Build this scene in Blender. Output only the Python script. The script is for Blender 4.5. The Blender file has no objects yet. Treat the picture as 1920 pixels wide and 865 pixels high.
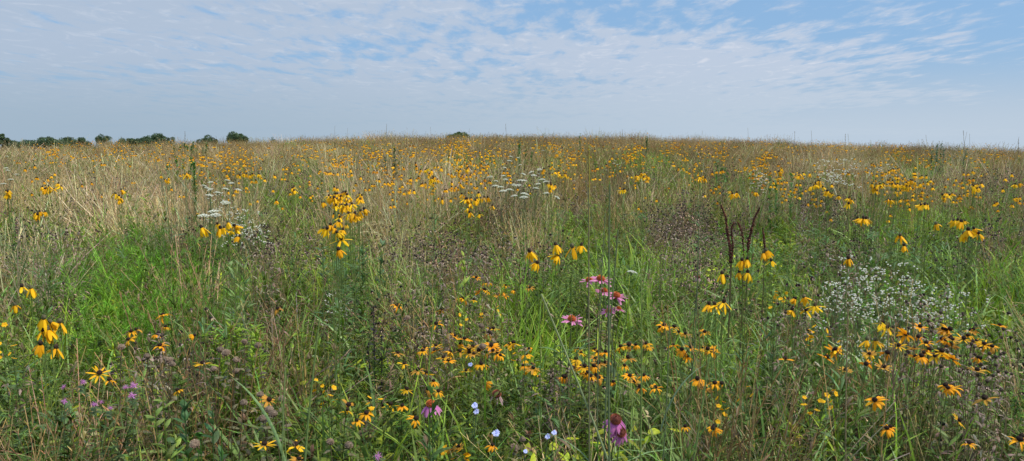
import bpy, math, random
import numpy as np
from mathutils import Vector, Matrix

random.seed(7)
rng = np.random.default_rng(11)
scene = bpy.context.scene
COL = scene.collection
R = math.radians

# ---------------------------------------------------------------- camera
CAM_Z = 1.6
F = 1387.0                      # focal length in pixels of the 1920 px wide photograph
EYE_V = 262.0                   # photo row of eye level
PITCH = math.atan((432.5 - EYE_V) / F)
cam_d = bpy.data.cameras.new("camera")
cam = bpy.data.objects.new("camera", cam_d)
COL.objects.link(cam)
cam.location = (0, 0, CAM_Z)
cam.rotation_euler = (math.pi / 2 - PITCH, 0, 0)
cam_d.sensor_width = 36.0
cam_d.lens = 36.0 * F / 1920.0
cam_d.clip_start = 0.05
cam_d.clip_end = 5000
scene.camera = cam

# ---------------------------------------------------------------- light
SUN_EL, SUN_AZ = R(54), R(105)   # azimuth clockwise from the view direction
sun_d = bpy.data.lights.new("sun", "SUN")
sun_d.energy = 4.2
sun_d.angle = R(7)
sun_d.color = (1.0, 0.93, 0.82)
sun = bpy.data.objects.new("sun", sun_d)
COL.objects.link(sun)
sdir = Vector((math.sin(SUN_AZ) * math.cos(SUN_EL), math.cos(SUN_AZ) * math.cos(SUN_EL), math.sin(SUN_EL)))
sun.rotation_euler = sdir.to_track_quat('Z', 'Y').to_euler()

scene.view_settings.view_transform = 'Standard'
scene.view_settings.look = 'None'
scene.view_settings.exposure = 0.13
scene.view_settings.gamma = 1.0
scene.view_settings.use_curve_mapping = False
scene.cycles.max_bounces = 6
scene.cycles.diffuse_bounces = 3
scene.cycles.transmission_bounces = 4
scene.cycles.transparent_max_bounces = 8

world = bpy.data.worlds.new("World")
scene.world = world
world.use_nodes = True
nt = world.node_tree
nt.nodes.clear()


def N(kind, **kw):
    n = nt.nodes.new(kind)
    for k, v in kw.items():
        setattr(n, k, v)
    return n


def math_node(op, a, b=None, clamp=False):
    n = N('ShaderNodeMath', operation=op, use_clamp=clamp)
    for i, x in enumerate((a, b)):
        if x is None:
            continue
        if isinstance(x, (int, float)):
            n.inputs[i].default_value = x
        else:
            nt.links.new(x, n.inputs[i])
    return n.outputs[0]


def mixc(fac, a, b):
    n = N('ShaderNodeMix', data_type='RGBA')
    if isinstance(fac, (int, float)):
        n.inputs[0].default_value = fac
    else:
        nt.links.new(fac, n.inputs[0])
    for i, x in ((6, a), (7, b)):
        if isinstance(x, tuple):
            n.inputs[i].default_value = (*x, 1)
        else:
            nt.links.new(x, n.inputs[i])
    return n.outputs[2]


sky = N('ShaderNodeTexSky', sky_type='NISHITA')
sky.sun_disc = False
sky.sun_elevation = SUN_EL
sky.sun_rotation = SUN_AZ
sky.air_density = 1.0
sky.dust_density = 1.5
tc = N('ShaderNodeTexCoord')
sep = N('ShaderNodeSeparateXYZ')
nt.links.new(tc.outputs['Generated'], sep.inputs[0])
zc = math_node('ADD', math_node('MAXIMUM', sep.outputs[2], 0.0), 0.05)
px = math_node('DIVIDE', sep.outputs[0], zc)
py = math_node('DIVIDE', sep.outputs[1], zc)
comb = N('ShaderNodeCombineXYZ')
nt.links.new(px, comb.inputs[0]); nt.links.new(py, comb.inputs[1])


def noise(scale, detail=6, rough=0.6, dist=0.0, off=(0, 0, 0), sc=(1, 1, 1)):
    mp = N('ShaderNodeMapping')
    mp.inputs['Location'].default_value = off
    mp.inputs['Scale'].default_value = sc
    nt.links.new(comb.outputs[0], mp.inputs[0])
    n = N('ShaderNodeTexNoise')
    n.inputs['Scale'].default_value = scale
    n.inputs['Detail'].default_value = detail
    n.inputs['Roughness'].default_value = rough
    n.inputs['Distortion'].default_value = dist
    nt.links.new(mp.outputs[0], n.inputs['Vector'])
    return n.outputs[0]


def ramp(v, lo, hi):
    n = N('ShaderNodeMapRange', interpolation_type='SMOOTHSTEP')
    nt.links.new(v, n.inputs[0])
    n.inputs[1].default_value = lo
    n.inputs[2].default_value = hi
    return n.outputs[0]


big = noise(0.28, 3, 0.5, 0.3, off=(2.7, 1.3, 0))
small = noise(3.0, 9, 0.62, 0.25, off=(4.1, 0, 0), sc=(1.5, 0.62, 1))
dens = math_node('ADD', math_node('MULTIPLY', small, 0.75), math_node('MULTIPLY', big, 0.75))
# the veil thins towards the right of the view
dens = math_node('SUBTRACT', dens, math_node('MULTIPLY', math_node('MAXIMUM', math_node('SUBTRACT', sep.outputs[0], 0.24), 0.0), 0.55))
cover = ramp(dens, 0.57, 0.76)
streak = ramp(noise(4.2, 8, 0.65, 1.2, off=(0, 7, 0), sc=(1.0, 0.7, 1)), 0.50, 0.72)
blue = N('ShaderNodeRGB'); blue.outputs[0].default_value = (2.5, 4.7, 7.8, 1)
base_sky = mixc(0.70, sky.outputs[0], blue.outputs[0])
# brighter cloud towards the sun side (right)
side = ramp(sep.outputs[0], -0.6, 0.5)
cloud_c = mixc(side, (4.25, 5.1, 6.35), (5.2, 5.95, 7.2))
bright_c = mixc(side, (5.4, 6.05, 7.1), (7.2, 7.4, 8.1))
cloud = mixc(math_node('MULTIPLY', streak, 0.75), cloud_c, bright_c)
withcloud = mixc(math_node('MULTIPLY', cover, 0.92), base_sky, cloud)
hz = mixc(side, (3.4, 4.45, 5.5), (4.85, 5.8, 6.85))
el = math_node('MAXIMUM', sep.outputs[2], 0.0)
fadeh = math_node('SUBTRACT', 1.0, ramp(el, 0.01, 0.115))
patch = ramp(noise(0.5, 3, 0.5, 0.4, off=(9, 3, 0), sc=(0.5, 1, 1)), 0.4, 0.7)
fin = mixc(math_node('MULTIPLY', fadeh, 0.95), withcloud, hz)
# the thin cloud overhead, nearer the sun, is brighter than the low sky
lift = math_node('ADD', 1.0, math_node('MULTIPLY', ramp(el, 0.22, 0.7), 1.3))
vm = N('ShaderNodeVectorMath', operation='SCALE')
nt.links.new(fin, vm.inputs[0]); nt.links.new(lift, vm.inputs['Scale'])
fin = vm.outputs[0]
# high above the frame: a plain bright veiled sky
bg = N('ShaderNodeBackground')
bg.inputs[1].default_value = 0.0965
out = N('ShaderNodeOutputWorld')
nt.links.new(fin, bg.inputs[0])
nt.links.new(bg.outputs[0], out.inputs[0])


# ---------------------------------------------------------------- terrain
RIDGE = 42.0
_ridge_u = np.array([-900, 0, 200, 400, 600, 850, 1000, 1200, 1400, 1600, 1750, 1920, 2800.])
_ridge_v = np.array([278, 273, 271, 266, 261, 256, 255, 257, 264, 271, 275, 277, 285.])


def ground_z(x, y):
    x = np.asarray(x, float); y = np.asarray(y, float)
    r = np.hypot(x, y)
    u = 960 + F * x / np.maximum(y, 0.35 * r + 1e-3)
    off = (EYE_V - np.interp(u, _ridge_u, _ridge_v)) / F * RIDGE
    top = 0.70 + off
    front = np.where(y > 0, 1.0, 0.25)
    up = np.clip((r - 1.5) / (RIDGE - 1.5), 0, 1)
    up = up * (1.12 - 0.12 * up)
    z = top * up * front
    d = np.maximum(r - RIDGE, 0)
    z = z - 0.028 * d * d / (d + 8)
    z = z + 0.03 * np.sin(x * 0.9 + 1.3) * np.sin(y * 0.7) * np.clip(r / 6, 0, 1)
    return z


def project(x, y, z):
    """world -> photo pixel (1920 px wide frame)"""
    dz = np.asarray(z) - CAM_Z
    c, s = math.cos(PITCH), math.sin(PITCH)
    depth = y * c - dz * s
    upv = y * s + dz * c
    depth = np.maximum(depth, 0.05)
    return 960 + F * x / depth, 432.5 - F * upv / depth


def ray(u, v):
    a, b = (u - 960) / F, (432.5 - v) / F
    c, s = math.cos(PITCH), math.sin(PITCH)
    d = np.array([a, c + b * s, -s + b * c])
    return d / math.hypot(d[0], d[1])          # unit horizontal length


def at_range(u, v, r):
    """point seen at (u,v) at horizontal range r: returns x, y, height over ground"""
    d = ray(u, v) * r
    g = float(ground_z(d[0], d[1]))
    return d[0], d[1], CAM_Z + d[2] - g, g


def at_height(u, v, h, rmax=44.0):
    """where something of height h tops out at (u,v)"""
    d = ray(u, v)
    lo = 1.2
    prev = None
    for r in np.concatenate([np.arange(1.2, 12, 0.1), np.arange(12, rmax, 0.4)]):
        z = CAM_Z + d[2] * r - float(ground_z(d[0] * r, d[1] * r))
        if z <= h:
            return d[0] * r, d[1] * r, h, float(ground_z(d[0] * r, d[1] * r))
    r = rmax
    g = float(ground_z(d[0] * r, d[1] * r))
    return d[0] * r, d[1] * r, CAM_Z + d[2] * r - g, g


# ---------------------------------------------------------------- materials
def plant_mat(name, rough=0.55, transl=0.3, spec=0.35, mottled=0.25, scale=120.0):
    m = bpy.data.materials.new(name)
    m.use_nodes = True
    t = m.node_tree
    t.nodes.clear()
    L = t.links.new
    o = t.nodes.new('ShaderNodeOutputMaterial')
    p = t.nodes.new('ShaderNodeBsdfPrincipled')
    p.inputs['Roughness'].default_value = rough
    p.inputs['Specular IOR Level'].default_value = spec
    a = t.nodes.new('ShaderNodeAttribute'); a.attribute_name = 'Col'
    ti = t.nodes.new('ShaderNodeAttribute'); ti.attribute_name = 'tint'; ti.attribute_type = 'INSTANCER'
    geo = t.nodes.new('ShaderNodeTexCoord')
    nz = t.nodes.new('ShaderNodeTexNoise')
    nz.inputs['Scale'].default_value = scale
    nz.inputs['Detail'].default_value = 3
    L(geo.outputs['Object'], nz.inputs['Vector'])
    mr = t.nodes.new('ShaderNodeMapRange')
    mr.inputs[1].default_value = 0.3; mr.inputs[2].default_value = 0.7
    mr.inputs[3].default_value = 1 - mottled; mr.inputs[4].default_value = 1 + mottled
    L(nz.outputs[0], mr.inputs[0])
    # tint: a vector of multipliers minus one
    ad = t.nodes.new('ShaderNodeVectorMath'); ad.operation = 'ADD'; ad.inputs[1].default_value = (1, 1, 1)
    L(ti.outputs['Vector'], ad.inputs[0])
    mu = t.nodes.new('ShaderNodeVectorMath'); mu.operation = 'MULTIPLY'
    L(a.outputs['Color'], mu.inputs[0]); L(ad.outputs[0], mu.inputs[1])
    sc = t.nodes.new('ShaderNodeVectorMath'); sc.operation = 'SCALE'
    L(mu.outputs[0], sc.inputs[0]); L(mr.outputs[0], sc.inputs['Scale'])
    L(sc.outputs[0], p.inputs['Base Color'])
    if transl > 0:
        tr = t.nodes.new('ShaderNodeBsdfTranslucent')
        L(sc.outputs[0], tr.inputs['Color'])
        mx = t.nodes.new('ShaderNodeMixShader'); mx.inputs[0].default_value = transl
        L(p.outputs[0], mx.inputs[1]); L(tr.outputs[0], mx.inputs[2])
        L(mx.outputs[0], o.inputs[0])
    else:
        L(p.outputs[0], o.inputs[0])
    return m


M_LEAF = plant_mat('leaf_surface', 0.5, 0.32, 0.25)
M_DRY = plant_mat('dry_straw', 0.75, 0.2, 0.2)
M_PETAL = plant_mat('petal_surface', 0.7, 0.35, 0.15, 0.10, 60)
M_SEED = plant_mat('seed_head', 0.85, 0.0, 0.15, 0.45, 500)
M_BARK = plant_mat('bark', 0.9, 0.0, 0.1, 0.3, 3)
M_TREE = plant_mat('tree_leaf', 0.6, 0.2, 0.25, 0.35, 0.8)


# ---------------------------------------------------------------- mesh building
class MB:
    def __init__(self):
        self.v, self.f, self.c, self.n = [], [], [], 0

    def add(self, v, f, c):
        v = np.asarray(v, np.float32).reshape(-1, 3)
        self.v.append(v)
        self.f.append(np.asarray(f, np.int32) + self.n)
        self.c.append(np.asarray(c, np.float32).reshape(-1, 3))
        self.n += len(v)

    def ribbons(self, base, az, L, th0, curl, w, prof, col, coltip=None, twist=0.0, seg=4, power=1.3, fold=0.0, bend=0.0):
        """N strips at once: each starts at base, leaves at angle th0 from the vertical towards azimuth az and curls by curl."""
        base = np.atleast_2d(np.asarray(base, float)); n = len(base)
        ex = lambda a: np.broadcast_to(np.asarray(a, float), (n,)).copy()
        az, L, th0, curl, w, twist, bend = map(ex, (az, L, th0, curl, w, twist, bend))
        S = seg + 1
        s = np.linspace(0, 1, S)
        prof = np.interp(s, np.linspace(0, 1, len(prof)), prof)
        smid = (s[:-1] + s[1:]) / 2
        th = th0[:, None] + curl[:, None] * smid[None] ** power
        azs = az[:, None] + bend[:, None] * smid[None]
        st = np.stack([np.sin(th) * np.cos(azs), np.sin(th) * np.sin(azs), np.cos(th)], -1) * (L / seg)[:, None, None]
        P = np.concatenate([np.zeros((n, 1, 3)), np.cumsum(st, 1)], 1) + base[:, None]
        thv = th0[:, None] + curl[:, None] * s[None] ** power
        tan = np.stack([np.sin(thv) * np.cos(az[:, None]), np.sin(thv) * np.sin(az[:, None]), np.cos(thv)], -1)
        side = np.stack([-np.sin(az), np.cos(az), np.zeros(n)], -1)[:, None].repeat(S, 1)
        nor = np.cross(tan, side)
        tw = twist[:, None, None]
        side = side * np.cos(tw) + nor * np.sin(tw)
        hw = (w[:, None] * prof[None] / 2)[..., None]
        A, B = P - side * hw, P + side * hw
        col = np.broadcast_to(np.asarray(col, float), (n, 3))
        coltip = col if coltip is None else np.broadcast_to(np.asarray(coltip, float), (n, 3))
        C = col[:, None] + (coltip - col)[:, None] * s[None, :, None]
        if fold:
            nn = np.cross(tan, side)
            Mid = P + nn * hw * fold
            V = np.stack([A, Mid, B], 2); k = 3
        else:
            V = np.stack([A, B], 2); k = 2
        CC = np.repeat(C[:, :, None], k, 2)
        i = np.arange(n)[:, None, None] * (S * k) + np.arange(seg)[None, :, None] * k + np.arange(k - 1)[None, None, :]
        Fa = np.stack([i, i + 1, i + k + 1, i + k], -1).reshape(-1, 4)
        self.add(V, Fa, CC)
        return P

    def blobs(self, cen, rad, col, nu=7, nv=5, jit=0.0):
        cen = np.atleast_2d(cen); n = len(cen)
        rad = np.broadcast_to(np.asarray(rad, float), (n, 3))
        col = np.broadcast_to(np.asarray(col, float), (n, 3))
        a = np.linspace(0, 2 * math.pi, nu, endpoint=False)
        t = np.linspace(0.12, math.pi - 0.12, nv)
        U = np.stack([np.sin(t)[:, None] * np.cos(a), np.sin(t)[:, None] * np.sin(a), np.cos(t)[:, None] + 0 * a], -1).reshape(-1, 3)
        V = cen[:, None] + U[None] * rad[:, None] * (1 + jit * rng.normal(size=(n, nu * nv, 1)))
        j, i = np.meshgrid(np.arange(nv - 1), np.arange(nu), indexing='ij')
        q = np.stack([j * nu + i, (j + 1) * nu + i, (j + 1) * nu + (i + 1) % nu, j * nu + (i + 1) % nu], -1).reshape(-1, 4)
        Fa = (np.arange(n)[:, None, None] * nu * nv + q[None]).reshape(-1, 4)
        cap = []
        C = np.repeat(col[:, None], nu * nv, 1) * (1 + 0.25 * rng.normal(size=(n, nu * nv, 1)) * (jit > 0))
        self.add(V, Fa, np.clip(C, 0.003, 1))

    def tube(self, pts, rads, col, coltip=None, k=5):
        pts = np.asarray(pts, float); n = len(pts)
        rads = np.broadcast_to(np.asarray(rads, float), (n,))
        tan = np.gradient(pts, axis=0)
        tan /= np.linalg.norm(tan, axis=1)[:, None] + 1e-9
        ref = np.array([1.0, 0.1, 0.05]) if abs(tan[0][2]) > 0.5 else np.array([0, 0, 1.0])
        s1 = np.cross(tan, ref); s1 /= np.linalg.norm(s1, axis=1)[:, None] + 1e-9
        s2 = np.cross(tan, s1)
        a = np.linspace(0, 2 * math.pi, k, endpoint=False)
        V = pts[:, None] + rads[:, None, None] * (np.cos(a)[None, :, None] * s1[:, None] + np.sin(a)[None, :, None] * s2[:, None])
        j, i = np.meshgrid(np.arange(n - 1), np.arange(k), indexing='ij')
        q = np.stack([j * k + i, j * k + (i + 1) % k, (j + 1) * k + (i + 1) % k, (j + 1) * k + i], -1).reshape(-1, 4)
        col = np.asarray(col, float); coltip = col if coltip is None else np.asarray(coltip, float)
        s = np.linspace(0, 1, n)[:, None, None]
        C = (col + (coltip - col) * s) * np.ones((n, k, 1))
        self.add(V, q, C)

    def transform(self, mat):
        m = np.array(mat)
        self.v = [v @ m[:3, :3].T.astype(np.float32) + m[:3, 3].astype(np.float32) for v in self.v]
        return self

    def mesh(self, name, mat, smooth=True):
        v = np.concatenate(self.v); f = np.concatenate(self.f); c = np.concatenate(self.c)
        me = bpy.data.meshes.new(name)
        me.vertices.add(len(v)); me.vertices.foreach_set('co', v.ravel())
        me.loops.add(f.size); me.loops.foreach_set('vertex_index', f.ravel())
        me.polygons.add(len(f))
        me.polygons.foreach_set('loop_start', np.arange(len(f), dtype=np.int32) * 4)
        me.polygons.foreach_set('use_smooth', np.full(len(f), smooth))
        a = me.attributes.new('Col', 'FLOAT_COLOR', 'POINT')
        a.data.foreach_set('color', np.concatenate([np.clip(c, 0.002, 0.95), np.ones((len(c), 1), np.float32)], 1).ravel())
        me.materials.append(mat)
        me.update()
        return me


def vary(col, n, s=0.2, hue=0.08):
    col = np.asarray(col, float)
    k = np.exp(rng.normal(0, s, (n, 1)))
    return np.clip(col[None] * k * np.exp(rng.normal(0, hue, (n, 3))), 0.002, 0.95)


def disc(n, rad):
    a = rng.uniform(0, 2 * math.pi, n); r = rad * np.sqrt(rng.uniform(0, 1, n))
    return np.stack([r * np.cos(a), r * np.sin(a), np.zeros(n)], -1)


# palette (linear)
GREEN = (0.140, 0.200, 0.014)
GRASSG = (0.155, 0.232, 0.018)
BRIGHT = (0.115, 0.24, 0.014)
BLUEG = (0.13, 0.19, 0.042)
DARKG = (0.075, 0.12, 0.012)
YELG = (0.30, 0.34, 0.018)
TAN = (0.32, 0.225, 0.085)
PALE = (0.52, 0.39, 0.19)
BROWN = (0.13, 0.082, 0.048)
MAUVE = (0.20, 0.135, 0.095)
RUST = (0.26, 0.175, 0.06)
DARK = (0.028, 0.020, 0.015)
YEL = (0.82, 0.42, 0.008)
ORA = (0.82, 0.36, 0.012)

BLADE = [0.8, 1.0, 0.9, 0.65, 0.08]
LEAFP = [0.25, 0.85, 1.0, 0.7, 0.06]
STEMP = [1.0, 0.9, 0.8, 0.7, 0.5]


# ---------------------------------------------------------------- plant clump prototypes (for the mass of the meadow)
def clump_green(n=60, L=(0.35, 0.75), w=0.0075, col=GRASSG, rad=0.16, curl=(0.5, 1.9), tipk=1.25):
    m = MB()
    l = rng.uniform(*L, n)
    m.ribbons(disc(n, rad), rng.uniform(0, 6.28, n), l, rng.uniform(0.02, 0.35, n), rng.uniform(*curl, n) * rng.uniform(0.4, 1, n), w * rng.uniform(0.6, 1.5, n),
              BLADE, vary(np.array(col) * 0.9, n), vary(np.array(col) * tipk, n), rng.uniform(-0.7, 0.7, n), 6, 1.6, 0, rng.normal(0, 0.3, n))
    k = n // 5
    m.ribbons(disc(k, rad), rng.uniform(0, 6.28, k), rng.uniform(0.25, 0.5, k), rng.uniform(0.1, 0.7, k), rng.uniform(0.5, 2, k), w * 0.8, BLADE,
              vary(TAN, k), vary(PALE, k), rng.uniform(-1, 1, k), 5)
    return m


def clump_tan(n=55, L=(0.6, 1.05), col=TAN, tip=PALE, rad=0.16, green=12, plume=True, lean=0.25, wide=1.0):
    m = MB()
    l = rng.uniform(*L, n)
    P = m.ribbons(disc(n, rad), rng.uniform(0, 6.28, n), l, rng.uniform(0.0, lean, n), rng.uniform(0.0, 0.6, n), rng.uniform(0.0022, 0.0050, n) * wide,
                  STEMP, vary(np.array(col) * 0.75, n, 0.25), vary(tip, n, 0.25), rng.uniform(-1.5, 1.5, n), 4, 1.4, 0, rng.normal(0, 0.4, n))
    if plume:
        tips = P[:, -1]
        k = 4
        b = np.repeat(P[:, -2], k, 0) + (np.repeat(tips - P[:, -2], k, 0)) * rng.uniform(0.1, 1, (n * k, 1))
        m.ribbons(b, rng.uniform(0, 6.28, n * k), rng.uniform(0.015, 0.05, n * k), rng.uniform(0.1, 0.6, n * k), 0.3, 0.0035, [0.6, 1, 0.3],
                  vary(np.array(col) * 0.9, n * k, 0.3), None, rng.uniform(-1, 1, n * k), 2)
    k = n
    m.ribbons(disc(k, rad) + np.stack([0 * l, 0 * l, rng.uniform(0, 0.35, k)], -1), rng.uniform(0, 6.28, k), rng.uniform(0.2, 0.5, k), rng.uniform(0.1, 0.8, k), rng.uniform(0.4, 2.2, k),
              rng.uniform(0.003, 0.008, k) * wide, BLADE, vary(col, k, 0.3), vary(tip, k, 0.25), rng.uniform(-1.5, 1.5, k), 5, 1.2)
    if green:
        m.ribbons(disc(green, rad), rng.uniform(0, 6.28, green), rng.uniform(0.3, 0.7, green), rng.uniform(0.05, 0.5, green), rng.uniform(0.3, 1.5, green),
                  0.005, BLADE, vary(GRASSG, green), None, rng.uniform(-1, 1, green), 5)
    return m


def forb(m, base, h, lean_az, lean, leaf_n, leaf_l, leaf_w, col, scol, th=(0.7, 1.3), droop=(0.3, 1.1), bushy=0.0, taper=0.6, stem_w=0.003):
    """one stem with its leaves; returns the tip"""
    P = m.ribbons(base[None], lean_az, h, lean, 0.15, stem_w, STEMP, scol, None, 0, 4)[0]
    m.ribbons(base[None], lean_az, h, lean, 0.15, stem_w, STEMP, scol, None, math.pi / 2, 4)
    t = rng.uniform(0.18, 1.0, leaf_n)
    pos = np.stack([np.interp(t, np.linspace(0, 1, 5), P[:, k]) for k in range(3)], -1)
    ll = leaf_l * (1 - (1 - taper) * t) * rng.uniform(0.7, 1.2, leaf_n)
    m.ribbons(pos, rng.uniform(0, 6.28, leaf_n), ll, rng.uniform(*th, leaf_n) - 0.5 * (t > 0.9), rng.uniform(*droop, leaf_n), leaf_w * ll / leaf_l, LEAFP,
              vary(np.array(col) * 0.95, leaf_n, 0.22), vary(np.array(col) * 1.1, leaf_n, 0.22), rng.normal(0, 0.3, leaf_n), 4, 1.2, 0.35)
    return P[-1]


def clump_forb(col=GREEN, h=(0.4, 0.8), n=7, leaf_n=24, leaf_l=0.085, leaf_w=0.020, rad=0.16, dead=0.3, **kw):
    m = MB()
    for b in disc(n, rad):
        dd = rng.uniform() < dead * 0.4
        c = np.array((0.20, 0.15, 0.07) if dd else col) * math.exp(rng.normal(0, 0.15))
        forb(m, b, rng.uniform(*h), rng.uniform(0, 6.28), abs(rng.normal(0, 0.16)), leaf_n, leaf_l, leaf_w, c, vary(c * 0.8, 1)[0], **kw)
    k = int(40 * dead)
    if k:
        m.ribbons(disc(k, rad), rng.uniform(0, 6.28, k), rng.uniform(0.2, 0.6, k), rng.uniform(0, 0.5, k), rng.uniform(0, 1, k), 0.003, STEMP, vary(BROWN, k, 0.4), vary(TAN, k, 0.4), rng.uniform(-1, 1, k), 4)
    return m


def clump_feather():
    m = MB()
    n = 11
    for b in disc(n, 0.17):
        h = rng.uniform(0.55, 0.85)
        P = m.ribbons(b[None], rng.uniform(0, 6.28), h, rng.uniform(0, 0.3), 0.15, 0.003, STEMP, vary(GREEN, 1), None, 0, 4)[0]
        k = 22
        t = rng.uniform(0.15, 1, k)
        pos = np.stack([np.interp(t, np.linspace(0, 1, 5), P[:, i]) for i in range(3)], -1)
        a = rng.uniform(0, 6.28, k); L = 0.14 * (1.15 - t) + 0.03
        Q = m.ribbons(pos, a, L, rng.uniform(0.4, 0.9, k), 0.4, 0.002, STEMP, vary(BRIGHT, k), None, 0, 3)
        q = 7
        bb = (Q[:, 1:3].mean(1)).repeat(q, 0) + (Q[:, -1] - Q[:, 0]).repeat(q, 0) * rng.uniform(-0.4, 0.5, (k * q, 1))
        m.ribbons(bb, a.repeat(q) + rng.normal(0, 1.0, k * q), rng.uniform(0.025, 0.06, k * q), rng.uniform(0.2, 1.1, k * q), 0.3, 0.0022, [0.9, 1, 0.2],
                  vary(BRIGHT, k * q, 0.25), None, rng.uniform(-1, 1, k * q), 2)
    k = 26
    m.ribbons(disc(k, 0.17), rng.uniform(0, 6.28, k), rng.uniform(0.4, 0.85, k), rng.uniform(0.02, 0.4, k), rng.uniform(0.2, 1.4, k), 0.004, BLADE, vary(BRIGHT, k), None, rng.uniform(-1, 1, k), 5)
    return m


def clump_seed(n=9, h=(0.45, 0.75), rad=0.17, heads=True):
    m = MB()
    for b in disc(n, rad):
        H = rng.uniform(*h)
        c = vary(MAUVE, 1, 0.25)[0]
        forb(m, b, H * 0.9, rng.uniform(0, 6.28), abs(rng.normal(0, 0.12)), 14, 0.05, 0.010, np.array(MAUVE) * rng.uniform(0.7, 1.5), c, th=(0.9, 1.9), droop=(0.8, 2.4))
        for q in range(3):
            a = rng.uniform(0, 6.28); st = b + np.array([0, 0, H * rng.uniform(0.55, 0.8)])
            P = m.ribbons(st[None], a, H * rng.uniform(0.2, 0.4), rng.uniform(0.2, 0.7), -0.4, 0.0022, STEMP, c, None, 0, 3)[0]
            m.blobs(P[-1:], (0.009, 0.009, 0.008), vary(DARK, 1, 0.3), 6, 4, 0.1)
            k = 7
            m.ribbons(P[-1:].repeat(k, 0), rng.uniform(0, 6.28, k), rng.uniform(0.012, 0.022, k), rng.uniform(1.3, 2.0, k), rng.uniform(0.2, 1.6, k), 0.006, [0.6, 1, 0.5], vary((0.30, 0.21, 0.14), k, 0.3), None, rng.uniform(-1, 1, k), 2)
    k = 18
    m.ribbons(disc(k, rad), rng.uniform(0, 6.28, k), rng.uniform(0.2, 0.5, k), rng.uniform(0, 0.6, k), rng.uniform(0, 1.2, k), 0.004, BLADE, vary(GREEN, k, 0.3), vary(BROWN, k, 0.3), rng.uniform(-1, 1, k), 4)
    return m


def clump_low(col=GREEN, n=170, rad=0.22, h=0.34, l=0.045, w=0.022):
    m = MB()
    b = disc(n, rad); b[:, 2] = rng.uniform(0.01, h, n)
    m.ribbons(b, rng.uniform(0, 6.28, n), rng.uniform(0.6, 1.3, n) * l, rng.uniform(0.6, 1.5, n), rng.uniform(0.0, 1.0, n), rng.uniform(0.6, 1.2, n) * w, LEAFP,
              vary(col, n, 0.3), None, rng.normal(0, 0.4, n), 3, 1.2, 0.3)
    k = 50
    d = disc(k, rad); d[:, 2] = rng.uniform(0, 0.12, k)
    m.ribbons(d, rng.uniform(0, 6.28, k), rng.uniform(0.1, 0.35, k), rng.uniform(0.9, 1.6, k), rng.uniform(-0.4, 0.4, k), 0.004, BLADE, vary(TAN, k, 0.35), None, rng.uniform(-1, 1, k), 4)
    st = disc(24, rad)
    m.ribbons(st, rng.uniform(0, 6.28, 24), h, rng.uniform(0, 0.4, 24), 0.2, 0.0025, STEMP, vary(BROWN, 24), None, 0, 3)
    return m


def clump_coneflowers(n=7, rad=0.2, simple=True, h=(0.98, 1.2)):
    m = MB()
    for b in disc(n, rad):
        H = rng.uniform(*h)
        P = m.ribbons(b[None], rng.uniform(0, 6.28), H, rng.uniform(0, 0.08), 0.06, 0.003, STEMP, vary(GREEN, 1), None, rng.uniform(0, 3), 3)[0]
        c = P[-1]
        m.blobs(c[None], (0.009, 0.009, 0.010), vary((0.05, 0.032, 0.018), 1), 6, 4)
        k = 9
        a = np.linspace(0, 6.28, k, endpoint=False) + rng.normal(0, 0.15, k)
        m.ribbons(c[None].repeat(k, 0) - [0, 0, 0.004], a, rng.uniform(0.034, 0.044, k), rng.uniform(2.2, 2.6, k), 0.4, 0.015, [0.5, 1, 0.9, 0.4], vary(YEL, k, 0.08, 0.03), None, 0, 3)
        k = 8
        t = rng.uniform(0.2, 0.7, k)
        pos = b + (c - b) * t[:, None]
        m.ribbons(pos, rng.uniform(0, 6.28, k), rng.uniform(0.05, 0.1, k), rng.uniform(0.5, 1, k), 0.8, 0.014, LEAFP, vary(GREEN, k), None, 0, 3)
    return m


def clump_white(n=5, rad=0.2, h=(0.7, 1.0)):
    m = MB()
    for b in disc(n, rad):
        H = rng.uniform(*h)
        P = m.ribbons(b[None], rng.uniform(0, 6.28), H * 0.7, rng.uniform(0, 0.12), 0.1, 0.003, STEMP, vary(GREEN, 1), None, 0, 3)[0]
        k = 14
        a = rng.uniform(0, 6.28, k)
        Q = m.ribbons(P[-1:].repeat(k, 0) - np.stack([0 * a, 0 * a, rng.uniform(0, 0.15, k)], -1), a, rng.uniform(0.1, 0.3, k) * H, rng.uniform(0.15, 0.7, k), -0.2, 0.0015, STEMP, vary(GREEN, k), None, 0, 3)
        m.blobs(Q[:, -1], (0.011, 0.011, 0.005), vary((0.72, 0.72, 0.66), k, 0.1, 0.02), 6, 3)
    return m


def proto(name, mb, mat):
    """a source mesh for the masses below; the object itself is never placed in the scene"""
    return bpy.data.objects.new(name, mb.mesh(name, mat))


_trees = {}


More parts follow.
